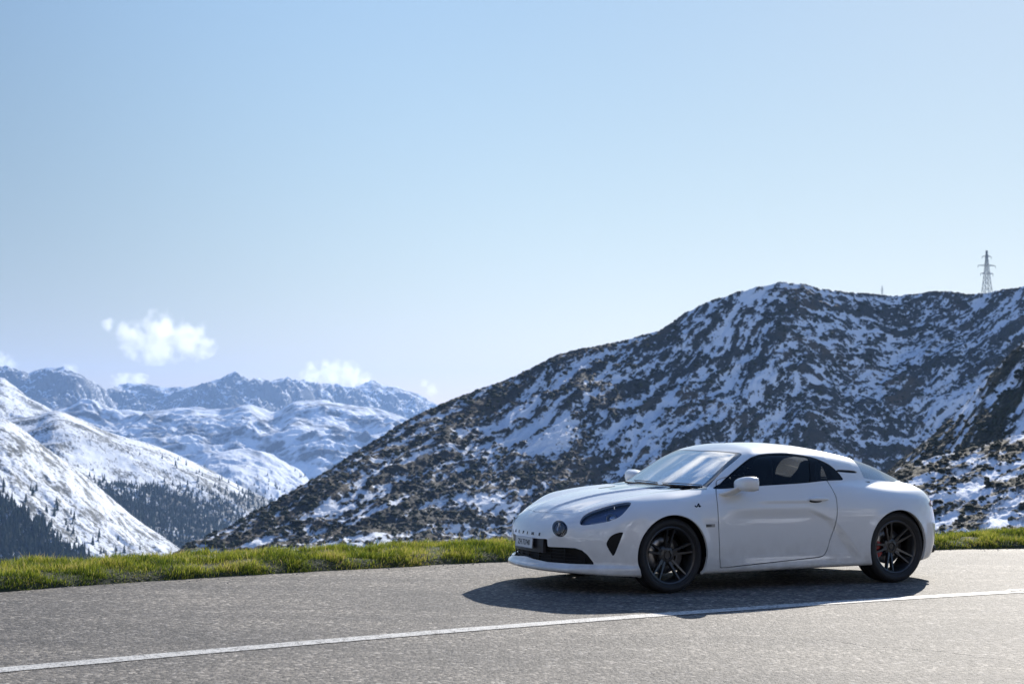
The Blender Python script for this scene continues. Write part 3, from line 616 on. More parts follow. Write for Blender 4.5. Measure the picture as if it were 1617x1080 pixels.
def FF(x,y,z):
    y=np.abs(y)
    side=plan_sd(x,y)+off(x,z)
    # door scallop: recess beneath a crease at z~.66 that sweeps down towards the sill in front of the rear wheel
    xe=np.interp(z,[.15,.30,.45,.58,.66],[1.98,1.88,1.76,1.62,1.45])
    sc=sstep(.70,.60,z)*sstep(xe+.09,xe-.03,x)*sstep(.45,.85,x)*sstep(.17,.30,z)
    side=side+.019*sc*(y>.5)
    # gentle arch lips
    for cx,cz,r in ((0,ZF,WR_F),(WB,ZR,WR_R)):
        q=np.hypot(x-cx,z-cz)-r; side=side-.010*np.exp(-(q/.045)**2)*(y>.5)
    tp=z-top(x,y)
    # hood: broad central spine between two creases that close towards the nose
    yc=np.interp(x,[-.9,-.6,-.2,.35],[.12,.165,.22,.29]); fadeh=sstep(.42,.25,x)*sstep(-.95,-.7,x)
    tp=tp-.016*sstep(yc+.020,yc-.020,y)*fadeh
    yd=np.interp(x,[-.7,-.3,.35],[.40,.44,.50]); tp=tp+.010*np.exp(-((y-yd)/.075)**2)*fadeh
    low=smax(side,tp*.96,np.interp(x,[-.95,-.5,0,1.0,2.0,2.5,3.0,3.2],[.10,.115,.085,.062,.075,.10,.06,.04]))
    # brow and pod of the round lamp
    d2=(x-LAMP[0])**2+(y-LAMP[1])**2+(z-LAMP[2])**2
    low=low-.022*np.exp(-d2/.095**2)
    # duck tail lip
    low=low-.010*np.exp(-((x-3.12)/.06)**2-((z-.80)/.03)**2)*(y<.75)
    # splitter blade
    blade=np.maximum(smax(plan_sd(x,y)-np.interp(y,[0,.5,.66,.80],[.040,.036,.022,.004]),np.abs(z-.183)-.020,.02),(x+.34)*.8)
    low=smin(low,blade,.07)
    # shelf above the lower front corner, recessed mouth surround
    low=smax(low,np.interp(x,*zb)-z,.035)
    # greenhouse
    xw=.352+.10*(y/.65)**2+(z-.86)*(1.52)+.2*(z-.86)**2
    ws=(xw-x)/1.84
    gs=(y-(np.interp(x,Gx,Gw)-(z-.88)*.42-np.maximum(z-.88,0)**2*.55))/1.14
    rf=(z-(pchip(Rx,Rz,x)-.17*y*y))*.95
    gh=smax(smax(gs,rf,.10),ws,.07);gh=smax(gh,.74-z,.02)
    return smin(low,gh,np.interp(x,[.3,1.9,2.3,3.],[.012,.012,.06,.07]))
def FFs(P): return FF(P[:,0],P[:,1],P[:,2])
def grad(P,e=.0015):
    g=np.zeros_like(P)
    for k in range(3):
        q=P.copy();q[:,k]+=e;r=P.copy();r[:,k]-=e;g[:,k]=(FFs(q)-FFs(r))/(2*e)
    return g
def project(P,n=4,keepy0=False):
    P=P.copy()
    for _ in range(n):
        f=FFs(P);g=grad(P)
        if keepy0:g[np.abs(P[:,1])<1e-6,1]=0
        s=f/np.maximum((g*g).sum(1),.15);s=np.clip(s,-.02,.02);P-=g*s[:,None]
    return P
def surfacenets(h=.0125):
    X=np.arange(-1.08,3.38,h);Y=np.arange(-.5*h,1.02,h);Z=np.arange(.09,1.30,h)
    val=np.empty((len(X),len(Y),len(Z)),np.float32)
    for a in range(0,len(X),40):
        x,y,z=np.meshgrid(X[a:a+40],Y,Z,indexing='ij');val[a:a+40]=FF(x.ravel(),y.ravel(),z.ravel()).reshape(x.shape)
    s=val<0;nx,ny,nz=val.shape
    cnt=np.zeros((nx-1,ny-1,nz-1));acc=np.zeros((nx-1,ny-1,nz-1,3))
    def sl(o,ax,n): return slice(o,n-1+o)
    for ax in range(3):
        for o1 in (0,1):
            for o2 in (0,1):
                oth=[k for k in range(3) if k!=ax];o=[0,0,0];o[oth[0]]=o1;o[oth[1]]=o2
                A=val[tuple(slice(o[k],val.shape[k]-1+o[k]) for k in range(3))]
                o3=list(o);o3[ax]=1;B=val[tuple(slice(o3[k],val.shape[k]-1+o3[k]) for k in range(3))]
                cr=(A<0)!=(B<0);t=np.where(cr,A/np.where(cr,A-B,1),0)
                cnt+=cr
                for k in range(3):acc[...,k]+=cr*(t if k==ax else o[k])
    m=cnt>0;idx=-np.ones(cnt.shape,int);idx[m]=np.arange(m.sum())
    I=np.argwhere(m);V=(I+acc[m]/cnt[m][:,None])*h+np.array([X[0],Y[0],Z[0]])
    Fs=[]
    for ax in range(3):
        o1,o2=[(1,2),(2,0),(0,1)][ax]
        sA=[slice(1,-1)]*3;sA[ax]=slice(0,-1);sB=[slice(1,-1)]*3;sB[ax]=slice(1,None)
        a=s[tuple(sA)];b=s[tuple(sB)];E=np.argwhere(a!=b);inside=a[a!=b]
        E=E+1;E[:,ax]-=1
        def c(d1,d2):
            q=E.copy();q[:,o1]-=d1;q[:,o2]-=d2;return idx[q[:,0],q[:,1],q[:,2]]
        Q=np.stack([c(1,1),c(0,1),c(0,0),c(1,0)],1);Q[~inside]=Q[~inside][:,::-1];Fs.append(Q)
    F=np.concatenate(Fs);F=F[(F>=0).all(1)]
    mid=np.abs(V[:,1])<h*.75; V[mid,1]=0
    return V,F
V0,F0=surfacenets()
V0=project(V0,6,True)
class Surf: pass
S=Surf();S.V=V0
def allN(V):
    g=grad(V);g/=np.maximum(np.linalg.norm(g,axis=1)[:,None],1e-9);m=np.abs(V[:,1])<1e-6;g[m,1]=0;g/=np.maximum(np.linalg.norm(g,axis=1)[:,None],1e-9);return g
body=[tuple(f) for f in F0.tolist()]
def split(faces,d,proj=True):
    """cut faces along d=0 -> (inside d<0, outside); grows S.V; d has one value per vertex"""
    V=S.V;ins=[];out=[];neg=(d<0).tolist();dl=d;cache={};new=[];base=len(V)
    for f in faces:
        k=sum(neg[i] for i in f)
        if k==0:out.append(f)
        elif k==len(f):ins.append(f)
        else:
            a=[];b=[];L=len(f)
            for j in range(L):
                i,q=f[j],f[(j+1)%L]
                (a if neg[i] else b).append(i)
                if neg[i]!=neg[q]:
                    key=(i,q) if i<q else (q,i)
                    if key not in cache:
                        t=dl[i]/(dl[i]-dl[q]);t=min(max(t,.0),1.);new.append(V[i]+(V[q]-V[i])*t);cache[key]=base+len(new)-1
                    a.append(cache[key]);b.append(cache[key])
            if len(a)>2:ins.append(tuple(a))
            if len(b)>2:out.append(tuple(b))
    if new:S.V=np.concatenate([V,np.array(new)])
    return ins,out
def dpx(poly,n=8,smoothc=True):
    pc=catmull(poly,n,closed=True) if smoothc else np.array(poly,float)
    P=car_px(S.V);lo=pc.min(0)-6;hi=pc.max(0)+6
    d=np.full(len(P),6.);m=((P>lo)&(P<hi)).all(1);d[m]=polyd(P[m],pc);return d
def cutpx(faces,poly,cond=None,grow=0.0,**k):
    d=dpx(poly,**k)-grow
    if cond is not None:d=np.where(cond(S.V),d,6.)
    return split(faces,d)
def compact(faces):
    used=sorted({i for f in faces for i in f});mp={i:k for k,i in enumerate(used)};return np.array(used),[tuple(mp[i] for i in f) for f in faces]
def part(name,faces,mat,parent,flange=.018,push=0.0,mirror='both',edge_mat=None):
    """export a cut piece of the skin; mirror: 'both' one mesh of both halves, 'L' or 'R' half"""
    u,f=compact(faces);V=S.V[u];N=allN(V);V=V-N*push
    # flange
    ec={}
    for q in f:
        for j in range(len(q)):
            a,b=q[j],q[(j+1)%len(q)];ec[(a,b)]=1
    be=[(a,b) for (a,b) in ec if (b,a) not in ec and not (abs(V[a][1])<1e-5 and abs(V[b][1])<1e-5)]
    VV=list(V);NN=list(N);Fq=list(f);mi=[0]*len(f)
    if flange>0 and be:
        for a,b in be:
            t=V[b]-V[a];nr=np.cross(t,-N[a]) if False else np.cross(t,N[a]);l=np.linalg.norm(nr)
            if l<1e-9:continue
            nr/=l;k=len(VV);c=.0012
            VV+=[V[a],V[b],V[b]-N[b]*flange,V[a]-N[a]*flange];NN+=[nr]*4;Fq.append((k+1,k,k+3,k+2));mi.append(1 if edge_mat else 0)
    VV=np.array(VV);NN=np.array(NN)
    Vx=VV*[-1,1,1];Nx=NN*[-1,1,1];Fx=[q[::-1] for q in Fq]
    if mirror=='L':A=(Vx,Fx,Nx,mi)
    else:
        Vm=Vx*[1,-1,1];Nm=Nx*[1,-1,1];Fm=[q[::-1] for q in Fx]
        if mirror=='R':A=(Vm,Fm,Nm,mi)
        else:
            n=len(Vx);mp=[ (i if abs(Vx[i][1])<1e-5 and i<len(V) else i+n) for i in range(n)]
            A=(np.concatenate([Vx,Vm]),Fx+[tuple(mp[i] for i in q) for q in Fm],np.concatenate([Nx,Nm]),mi+mi)
    Vf,Ff,Nf,mi=A
    used=sorted({i for q in Ff for i in q});mp={i:k for k,i in enumerate(used)}
    Ff=[tuple(mp[i] for i in q) for q in Ff];Vf=Vf[used];Nf=Nf[used]
    return mk(name,Vf,Ff,None,parent,N=Nf,mats=[mat]+([edge_mat] if edge_mat else []),mi=mi)
# ---- paint and trim
def paintmat():
    m,t,b=newmat('white_paint');b.inputs['Roughness'].default_value=.38;b.inputs['Coat Weight'].default_value=1.0;b.inputs['Coat Roughness'].default_value=.03;b.inputs['Coat IOR'].default_value=1.7
    b.inputs['Specular IOR Level'].default_value=.5
    tc=nd(t,'ShaderNodeTexCoord');sp=nd(t,'ShaderNodeSeparateXYZ');t.links.new(tc.outputs['Object'],sp.inputs[0])
    n=noise(t,tc.outputs['Object'],7.0,6,.65)
    low=ramp(t,sp.outputs[2],[(.16,.75),(.50,.0)])       # road dirt thrown on the lower body
    f=mathn(t,'MULTIPLY',low,ramp(t,n,[(.35,.15),(.75,1.0)]))
    t.links.new(mixc(t,f,(.765,.76,.735),(.42,.39,.34)),b.inputs['Base Color'])
    t.links.new(mathn(t,'MULTIPLY_ADD',f,.3),b.inputs['Roughness']);t.nodes[-1].inputs[2].default_value=.36
    return m
mPaint=paintmat()
mBlk=simple('black_plastic',(.007,.007,.008),.55,spec=.25);mGloss=simple('gloss_black',(.006,.006,.007),.06,coat=1)
mGap=simple('panel_gap',(.01,.01,.01),.8);mTrim=simple('interior_trim',(.014,.014,.015),.75)
mRub=simple('tyre_rubber',(.014,.014,.015),.72,bump=(90,.3,.001));mRim=simple('anthracite_alloy',(.060,.060,.061),.36,.7,coat=.4)
mDisc=simple('brake_steel',(.38,.37,.36),.32,.95);mRed=simple('caliper_red',(.35,.015,.015),.4,coat=.6);mChr=simple('chrome',(.75,.76,.78),.08,1.0);mSil=simple('satin_silver',(.42,.43,.45),.3,.8)
mFrm=simple('frame_black',(.004,.004,.0045),.22,spec=.22)
def glassmat(name,tint,refl=1.6,base=.0,dust=0.0):
    m=bpy.data.materials.new(name);m.use_nodes=True;t=m.node_tree;t.nodes.remove(t.nodes['Principled BSDF'])
    fr=nd(t,'ShaderNodeFresnel',IOR=refl);gl=nd(t,'ShaderNodeBsdfGlossy',Roughness=.012);tr=nd(t,'ShaderNodeBsdfTransparent');tr.inputs[0].default_value=(*tint,1);gl.inputs[0].default_value=(1,1,1,1)
    mx=nd(t,'ShaderNodeMixShader');f=fr.outputs[0]
    if base:f=mathn(t,'MAXIMUM',f,base)
    t.links.new(f,mx.inputs[0]);t.links.new(tr.outputs[0],mx.inputs[1]);t.links.new(gl.outputs[0],mx.inputs[2]);out=mx.outputs[0]
    if dust:      # thin film of dust that catches the sun
        df=nd(t,'ShaderNodeBsdfTranslucent');df.inputs[0].default_value=(.75,.76,.78,1);d2=nd(t,'ShaderNodeBsdfDiffuse');d2.inputs[0].default_value=(.75,.76,.78,1)
        a=nd(t,'ShaderNodeMixShader');a.inputs[0].default_value=.5;t.links.new(df.outputs[0],a.inputs[1]);t.links.new(d2.outputs[0],a.inputs[2])
        c=nd(t,'ShaderNodeMixShader');tc=nd(t,'ShaderNodeTexCoord');n=noise(t,tc.outputs['Object'],3.0,6,.6);t.links.new(mathn(t,'MULTIPLY',n,dust*2),c.inputs[0])
        t.links.new(out,c.inputs[1]);t.links.new(a.outputs[0],c.inputs[2]);out=c.outputs[0]
    t.links.new(out,t.nodes['Material Output'].inputs[0]);return m
mWS=glassmat('windscreen_glass',(.62,.68,.68),2.0,.64,dust=.05);mSG=glassmat('side_glass',(.50,.53,.54),1.36,dust=.0);mRG=glassmat('rear_glass',(.30,.33,.35),2.0,.45,dust=.12);mHG=glassmat('lamp_glass',(.85,.9,.97),1.5)
car=empty('sports_car',(CAR_X,CAR_Y,0),CAR_A+math.pi);tag(car,'white two door sports coupe with dark wheels parked on the road beside the white line','car')
def cp(x,y,z): return (-x,y,z)
# ---- cut list (outlines measured on the near side, mirrored to the other)
nearside=lambda V:V[:,1]>.30
# wheel openings and flat underside
for cx,cz,r in ((0,ZF,WR_F),(WB,ZR,WR_R)):
    V=S.V;d=np.hypot(V[:,0]-cx,V[:,2]-cz)-r;d=np.where(V[:,1]>.45,d,.05);_,body=split(body,d)
V=S.V;Nn=allN(V);under=[];keep=[]
dn=(Nn[:,2]<-.92)&(V[:,2]<.32)
for f in body:
    (under if all(dn[i] for i in f) else keep).append(f)
body=keep
wsP=[(1110,773.5),(1042,772.5),(1000,769),(960,771),(950,735),(1010,712),(1060,708),(1080,710.5),(1125,711.5),(1160,714),(1171,716.5),(1166,723),(1140,745),(1118,768)]
ws,body=cutpx(body,wsP,lambda V:(V[:,0]<1.5)&(V[:,2]>.80),n=6)
dlo=[(1129,771.8),(1138,762),(1154,747),(1180,725.5),(1192,719.5),(1206,716.2),(1236,714.9),(1265,718.2),(1287,723.0),(1309,733),(1322,744),(1328.5,752),(1331,757.4),(1318,758.4),(1301,759.2),(1265,763),(1198,767.2)]
sideg,body=cutpx(body,dlo,lambda V:(V[:,2]>.80)&(V[:,1]>.35)&(V[:,0]<2.3),n=6,smoothc=True)
rgP=[(1351,736),(1346,741),(1352,750),(1362,757),(1376,760.5),(1402,761.5),(1430,764),(1440,740),(1380,715)]
# rear glass in plan view
V=S.V;rearg,body=cutpx(body,[(1300,700),(1318,719),(1330,728),(1346,739.5),(1352,748),(1362,753.5),(1376,757),(1402,760),(1416,760),(1440,740),(1380,700)],lambda V:(V[:,2]>.82)&(V[:,0]>2.2),n=6)
head=[(915.6,824.5),(919,829),(932,828.2),(948,825.8),(964,822),(979,815.2),(988,806.5),(996.2,796),(995,793.2),(990.5,792.8),(978,794.5),(962,798.2),(946,803),(930,809),(920,816)]
headl,body=cutpx(body,head,nearside,n=6)
lampc=[(884+12.0*math.cos(t)+1.2*math.sin(t),834.3+13.2*math.sin(t)) for t in np.linspace(0,2*math.pi,16,endpoint=False)]
rlamp,body=cutpx(body,lampc,lambda V:(V[:,1]>.2)&(V[:,0]<-.4),n=4)
vent=[(984.4,840.2),(983.4,840.1),(976,840.8),(966,845),(960,852),(957.6,859.5),(961,867),(967.4,877.2),(968.6,877.4),(971.5,873),(978,857),(984.2,841)]
ventf,body=cutpx(body,vent,nearside,n=5)
mouth=[(780,849),(820,848.5),(863,850.6),(864.2,851.8),(864.6,861.6),(866,863),(890,864),(908,865),(919,868.5),(928,876),(938,889.2),(937,891),(925,890.6),(900,889.8),(864,887),(842,882),(816,873.5),(790,866)]
mouthf,body=cutpx(body,mouth,lambda V:(V[:,0]<-.3)&(V[:,2]<.47),n=3,smoothc=False)
door=[(1131,769),(1133.5,800),(1135,830),(1136.5,865),(1137.5,892),(1139,895.8),(1150,895.2),(1200,889.5),(1250,884),(1290,879.4),(1301,876),(1306.5,866),(1311,850),(1318,831),(1321.5,815),(1322,800),(1320,785),(1315,774),(1309,764),(1304,757),(1290,745),(1210,745),(1140,755)]
dg,body=cutpx(body,door,lambda V:(V[:,2]<.99)&(V[:,1]>.5),n=5,grow=.85)
doorf,gapf=cutpx(dg,door,lambda V:(V[:,1]>.5),n=5,grow=-.55)
# hood shut line, drawn in plan
V=S.V;hp=catmull([(.45,0),(.43,.3),(.40,.52),(.36,.64),(.20,.655),(-.05,.640),(-.30,.585),(-.50,.52),(-.68,.445),(-.76,.30),(-.80,.12),(-.81,0),(-.75,-.3),(.3,-.3)],6,True)
hd=polyd(V[:,:2],hp)
hd=np.where((V[:,2]>.55)&(V[:,0]<.7),hd,.05)
hg,body=split(body,hd-.0012);V=S.V;hd=polyd(V[:,:2],hp);hoodf,_g=split(hg,hd+.0012)
# slot behind the side window
slot=[(1324,741.3),(1349.5,743.2),(1351.5,746.8),(1330,745.5),(1321,744)]
slotf,body=cutpx(body,slot,lambda V:(V[:,2]>.85)&(V[:,1]>.35),n=3)
# engine lid / bumper seams
def seam(faces,pts,w,cond=None):
    pc=catmull(pts,8);P=car_px(S.V);d=np.full(len(P),9.);lo=pc.min(0)-5;hi=pc.max(0)+5;m=((P>lo)&(P<hi)).all(1)
    Q=P[m];o=np.full(len(Q),1e9)
    for i in range(len(pc)-1):
        a=pc[i];e=pc[i+1]-a;w_=Q-a;t=np.clip((w_@e)/max((e*e).sum(),1e-9),0,1);o=np.minimum(o,((w_-t[:,None]*e)**2).sum(1))
    d[m]=np.sqrt(o)-w
    if cond is not None:d=np.where(cond(S.V),d,9.)
    return split(faces,d)
#_,body=seam(body,[(1340,868.5),(1352,852),(1366,838.5)],.6,nearside)
#_,body=seam(body,[(1308,872.5),(1340,868.5),(1366,866.5)],.6,nearside)
# ---- export skin parts
o_body=part('body',body,mPaint,car,.022)
part('underbody',under,mBlk,car,0)
for sd in 'LR':
    d_=part('door',doorf,mPaint,car,.02,mirror=sd)
    s=1 if sd=='L' else -1
    # handle and pocket
    hc=project(np.array([[1.532,.86,.768]]))[0]
    def ell(name,c,r,mat,par,n=(18,10),p=1.0,rot=None,flat=None):
        V=[];F=[]
        for i in range(n[1]+1):
            a=math.pi*i/n[1]
            for j in range(n[0]):
                b=2*math.pi*j/n[0];f=lambda q:math.copysign(abs(q)**p,q)
                v=Vector((f(math.sin(a)*math.cos(b))*r[0],f(math.sin(a)*math.sin(b))*r[1],f(math.cos(a))*r[2]))
                if rot is not None:v=rot@v
                V.append((c[0]+v.x,c[1]+v.y,c[2]+v.z))
        for i in range(n[1]):
            for j in range(n[0]):F.append((i*n[0]+j,(i+1)*n[0]+j,(i+1)*n[0]+(j+1)%n[0],i*n[0]+(j+1)%n[0]))
        return mk(name,V,F,mat,par)
    ell('handle_recess',cp(hc[0]-.03,s*(hc[1]-.003),hc[2]-.002),(.075,.008,.026),mPaint,d_,p=.9)
    hcol=ell('door_handle',cp(hc[0]+.005,s*(hc[1]+.024),hc[2]+.004),(.108,.0115,.0165),mPaint,d_,p=.8)
    ell('handle_shadow_gap',cp(hc[0]-.02,s*(hc[1]+.006),hc[2]-.012),(.070,.006,.016),mGap,d_)
o_hood=part('hood',hoodf,mPaint,car,.016)
# windscreen: black ceramic border + clear middle
V=S.V;N_=None
_pw=catmull(wsP,6,True);P=car_px(S.V);dw=np.full(len(P),6.);m=(S.V[:,2]>.8)&(S.V[:,0]<1.3);dw[m]=polyd(P[m],_pw)
pin=[(1101,767.5),(1060,767.5),(1020,766.8),(985,766),(940,768),(940,735),(1010,713),(1060,709),(1083,711.5),(1125,712.6),(1150,714.6),(1160,716.6),(1157,721),(1135,741),(1112,763)]
wc,wb=cutpx(ws,pin,lambda V:(V[:,2]>.80),n=6)
wso=part('windscreen',wc,mWS,car,0,push=.003);part('windscreen_frame',wb,mGloss,wso,.004,push=.003)
rc,rb_=cutpx(rearg,[(1303,700),(1326,722),(1336,731),(1350,741),(1355.5,748.5),(1364,754),(1377,757.5),(1400,759),(1412,759.5),(1440,740),(1380,700)],lambda V:(V[:,2]>.82)&(V[:,0]>2.2),n=6);rgo=part('rear_window',rc,mRG,car,0,push=.002);part('rear_window_frame',rb_,mGloss,rgo,.004,push=.002)
gd=[(1133,770.5),(1156,748.5),(1182,727.5),(1194,721.6),(1207,718.4),(1236,717),(1262,719.8),(1276,723.0),(1278.5,735),(1279,760),(1265,761.3),(1198,765.4)]
qd=[(1288.5,727),(1293,728.5),(1300,737),(1305,748),(1307.5,756.5),(1300,757.3),(1290,758),(1286.5,745)]
g1,rest=cutpx(sideg,gd,nearside,n=5);g2,rest=cutpx(rest,qd,nearside,n=5)
for sd in 'LR':
    fr=part('side_window_frame',rest,mFrm,car,.01,push=.003,mirror=sd)
    part('door_window',g1,mSG,car,0,push=.008,mirror=sd);part('quarter_window',g2,mSG,car,0,push=.004,mirror=sd)
for sd in 'LR': part('roof_slot',slotf,mBlk,car,.0,push=.006,mirror=sd)
for sd in 'LR':
    s=1 if sd=='L' else -1
    hl=part('headlight',headl,mHG,car,.0,push=.002,mirror=sd)
    part('lamp_housing',headl,simple('lamp_bowl_dark',(.16,.19,.26),.25,.3),hl,0,push=.045,mirror=sd)
    V=S.V
    cc=project(np.array([[-.525,.735,.655]]))[0];nn=allN(cc[None])[0]
    def disc(name,c,n,R,prof,mat,par,seg=32):
        n=Vector(n).normalized();x=n.orthogonal().normalized();y=n.cross(x);V=[];F=[]
        for (r,h) in prof:
            for k in range(seg):
                t=2*math.pi*k/seg;V.append(tuple(Vector(c)+x*(R*r*math.cos(t))+y*(R*r*math.sin(t))+n*(h*R)))
        for i in range(len(prof)-1):
            for k in range(seg):F.append((i*seg+k,i*seg+(k+1)%seg,(i+1)*seg+(k+1)%seg,(i+1)*seg+k))
        F.append(tuple(range((len(prof)-1)*seg,len(prof)*seg)))
        return mk(name,V,F,mat,par)
    base=cc-nn*.048
    fwd=np.array([-.80,.45*1,.25])
    pr=disc('projector_lens',cp(base[0],s*base[1],base[2]),(-fwd[0],s*fwd[1],fwd[2]),.042,[(1.15,0),(1.15,.5),(1,.55),(.98,.45),(.8,.75),(.4,.95),(.1,1.0)],mSil,hl)
    disc('lens',cp(base[0]+.0,s*base[1],base[2]),(-fwd[0],s*fwd[1],fwd[2]),.034,[(1,.6),(.85,.95),(.5,1.2),(.1,1.3)],simple('lens_clear',(.30,.36,.46),.04,.6,coat=1),hl)
    b2=project(np.array([[-.66,.645,.610]]))[0];n2=allN(b2[None])[0];b2=b2-n2*.03
    MB().bar(cp(b2[0]-.01,s*(b2[1]-.02),b2[2]-.012),cp(b2[0]+.11,s*(b2[1]+.055),b2[2]+.012),.016).build('light_bar',simple('led_strip',(.45,.5,.6),.2,.2),hl)
    # round lamp
    rl=part('round_lamp',rlamp,mHG,car,0,push=.001,mirror=sd)
    part('lamp_housing',rlamp,simple('round_bowl_dark',(.03,.034,.05),.2,.4),rl,0,push=.03,mirror=sd)
    c0=project(LAMP[None])[0];n0=allN(c0[None])[0]
    disc('reflector',cp(*(c0-n0*.024)*[1,s,1]),(-n0[0],s*n0[1],n0[2]),.046,[(1,0),(1,.16),(.9,.16),(.9,.02),(.4,-.05),(.05,-.05)],mSil,rl)
    MB().bar(cp(*((c0-n0*.012+np.array([.0,.0,-.045]))*[1,s,1])),cp(*((c0-n0*.012+np.array([.0,0,.045]))*[1,s,1])),.012).build('lamp_cross',mSil,rl)
    part('side_vent',ventf,mBlk,car,0,push=.022,mirror=sd)
# mouth: deep black intake with mesh slats and number plate panel
part('front_intake',mouthf,mBlk,car,0,push=.055)
slm=MB()
def plan_y(y,z,back=.0):
    P=project(np.array([[np.interp(abs(y),[0,.2,.44,.6,.7],[-.93,-.91,-.84,-.73,-.63]),abs(y),z]]),6)[0];n=allN(P[None])[0];return np.array([P[0],y,P[2]])-n*[back,back*np.sign(y) if y else 0,back]
for zz in (.235,.262,.289,.316,.343):
    ys=np.linspace(-.66,.66,34);pts=[]
    for yy in ys:
        a=np.interp(abs(yy),[0,.2,.44,.585,.69],[-.935,-.915,-.842,-.74,-.64]);pts.append((a+.035,yy,zz))
    for a,b in zip(pts[:-1],pts[1:]):
        if max(abs(a[1]),abs(b[1]))>.66-(zz-.235)*1.6:continue
        slm.bar(cp(*a),cp(*b),.0085)
for yy in np.linspace(-.6,.6,9):
    a=np.interp(abs(yy),[0,.2,.44,.585,.69],[-.935,-.915,-.842,-.74,-.64]);slm.bar(cp(a+.042,yy,.22),cp(a+.042,yy,.36-max(0,abs(yy)-.5)*.6),.010)
slm.build('grille',mBlk,car)
# plate panel following the nose
pv=[];pf=[];ys=np.linspace(-.262,.262,27)
for k,yy in enumerate(ys):
    for zz in (.312,.430):
        P=project(np.array([[-.93,abs(yy),zz]]),6)[0];pv.append(cp(P[0]+.006,yy,zz))
for k in range(26):pf.append((2*k,2*k+1,2*k+3,2*k+2))
nm=len(pv);pv2=[(v[0]-.03,v[1],v[2]) for v in pv];pv+=pv2
pf+=[tuple(i+nm for i in f[::-1]) for f in pf]+[(2*k+1,2*k+1+nm,2*k+3+nm,2*k+3) for k in range(26)]+[(2*k,2*k+2,2*k+2+nm,2*k+nm) for k in range(26)]+[(0,nm,nm+1,1),(52,53,53+nm,52+nm)]
pan=mk('plate_holder',pv,[tuple(f) for f in pf],simple('plate_holder_plastic',(.022,.022,.026),.35),car,smooth=False)
def text_mesh(name,s,size,mat,parent,M,ext=.0015,sx=1.0,align='CENTER'):
    cu=bpy.data.curves.new(name,'FONT');cu.body=s;cu.size=size;cu.extrude=ext;cu.align_x=align;cu.align_y='CENTER';cu.offset=size*.012
    to=bpy.data.objects.new('tmp',cu);C.objects.link(to);bpy.context.view_layer.update()
    dg_=bpy.context.evaluated_depsgraph_get();me=bpy.data.meshes.new_from_object(to.evaluated_get(dg_));bpy.data.objects.remove(to);bpy.data.curves.remove(cu)
    me.name=name;me.materials.clear();me.materials.append(mat);me.transform(M@Matrix.Diagonal((sx,1,1,1)))
    o=bpy.data.objects.new(name,me);C.objects.link(o);o.parent=parent;return o
def frame(c,n,up=(0,0,1)):      # local export coords; text reads left-to-right seen from outside
    n=Vector(n).normalized();x=Vector(up).cross(n).normalized();y=n.cross(x);M=Matrix((x,y,n)).transposed().to_4x4();M.translation=Vector(c);return M
plc=plan_y(0,.385);px_=-plc[0]+.012
Mp=frame((px_,0,.386),(1,0,.06))
pb=MB().box((0,0,0),(.300,.080,.004)).build('number_plate',simple('plate_white',(.62,.62,.60),.4),pan);pb.data.transform(Mp)
bevel(pb,.0015,1)
mInk=simple('plate_ink',(.012,.012,.012),.5)
text_mesh('plate_number','ZH 73740',.062,mInk,pb,Mp@Matrix.Translation((0,-.002,.0026)),ext=.0006,sx=.86)
rm=MB()
for a,b,c,d in ((0,.042,.306,.005),(0,-.042,.306,.005),(.153,0,.005,.088),(-.153,0,.005,.088)): rm.box((a,b,-.001),(c,d,.008))
r_=rm.build('plate_frame',mSil,pb);r_.data.transform(Mp)
# nose lettering, one word
mLet=simple('badge_black',(.010,.012,.018),.25,.5)
jm=[]
for ch,yy in zip('ALPINE',(.235,.142,.05,-.028,-.115,-.215)):
    yv=-yy   # car's left is +y; word reads left-to-right from the front
    yv=yy*-1
    P=plan_y(yv if abs(yv)>1e-6 else 1e-4,.462);Q=project(np.array([[P[0],abs(P[1]),.462]]))[0];n=allN(Q[None])[0];sg=np.sign(P[1]) or 1
    M=frame((-Q[0]+.000,sg*Q[1],Q[2]),(-n[0],sg*n[1],n[2]))
    jm.append(text_mesh('nose_letter',ch,.035,mLet,car,M@Matrix.Translation((0,0,.002)),ext=.002,sx=1.25))
for o in jm:o.name='nose_letter'
# side badges
def extr(name,poly,M,h,mat,parent):
    n=len(poly);V=[tuple(M@Vector((p[0],p[1],0))) for p in poly]+[tuple(M@Vector((p[0],p[1],h))) for p in poly]
    return mk(name,V,[tuple(range(n))[::-1],tuple(range(n,2*n))]+[(i,(i+1)%n,n+(i+1)%n,n+i) for i in range(n)],mat,parent,smooth=False)
for s in (1,-1):
    bc=project(np.array([[.262,.87,.737]]))[0];n=allN(bc[None])[0]
    M=frame(cp(bc[0],s*bc[1],bc[2]),(-n[0],s*n[1],n[2]))
    k=.0019
    # slanted A with an arrow tail to the left
    A=[(-30,-6),(-24,4),(-16,-5),(-12,-5),(8,17),(16,17),(16,-1),(26,-1),(26,-8),(16,-8),(16,-15),(9,-15),(9,-8),(2,-8),(2,-1),(9,-1),(9,7),(-10,-14),(-20,-14),(-25,-7)]
    fl=1
    extr('fender_badge',[(a*k*.62,b*k*.62) for a,b in A],M,.003,mLet,car)
    mc=project(np.array([[.372,.87,.556]]))[0];n=allN(mc[None])[0];M=frame(cp(mc[0],s*mc[1],mc[2]),(-n[0],s*n[1],n[2]))
    MB_=MB().box((0,0,.001),(.095,.026,.004));q=MB_.build('side_marker',simple('marker_grey',(.32,.33,.34),.25,.4),car);q.data.transform(M)
    q2=MB().box((-.018*1,0,.0035),(.052,.018,.003)).build('marker_emblem',simple('marker_dark',(.05,.055,.06),.3),q);q2.data.transform(M)
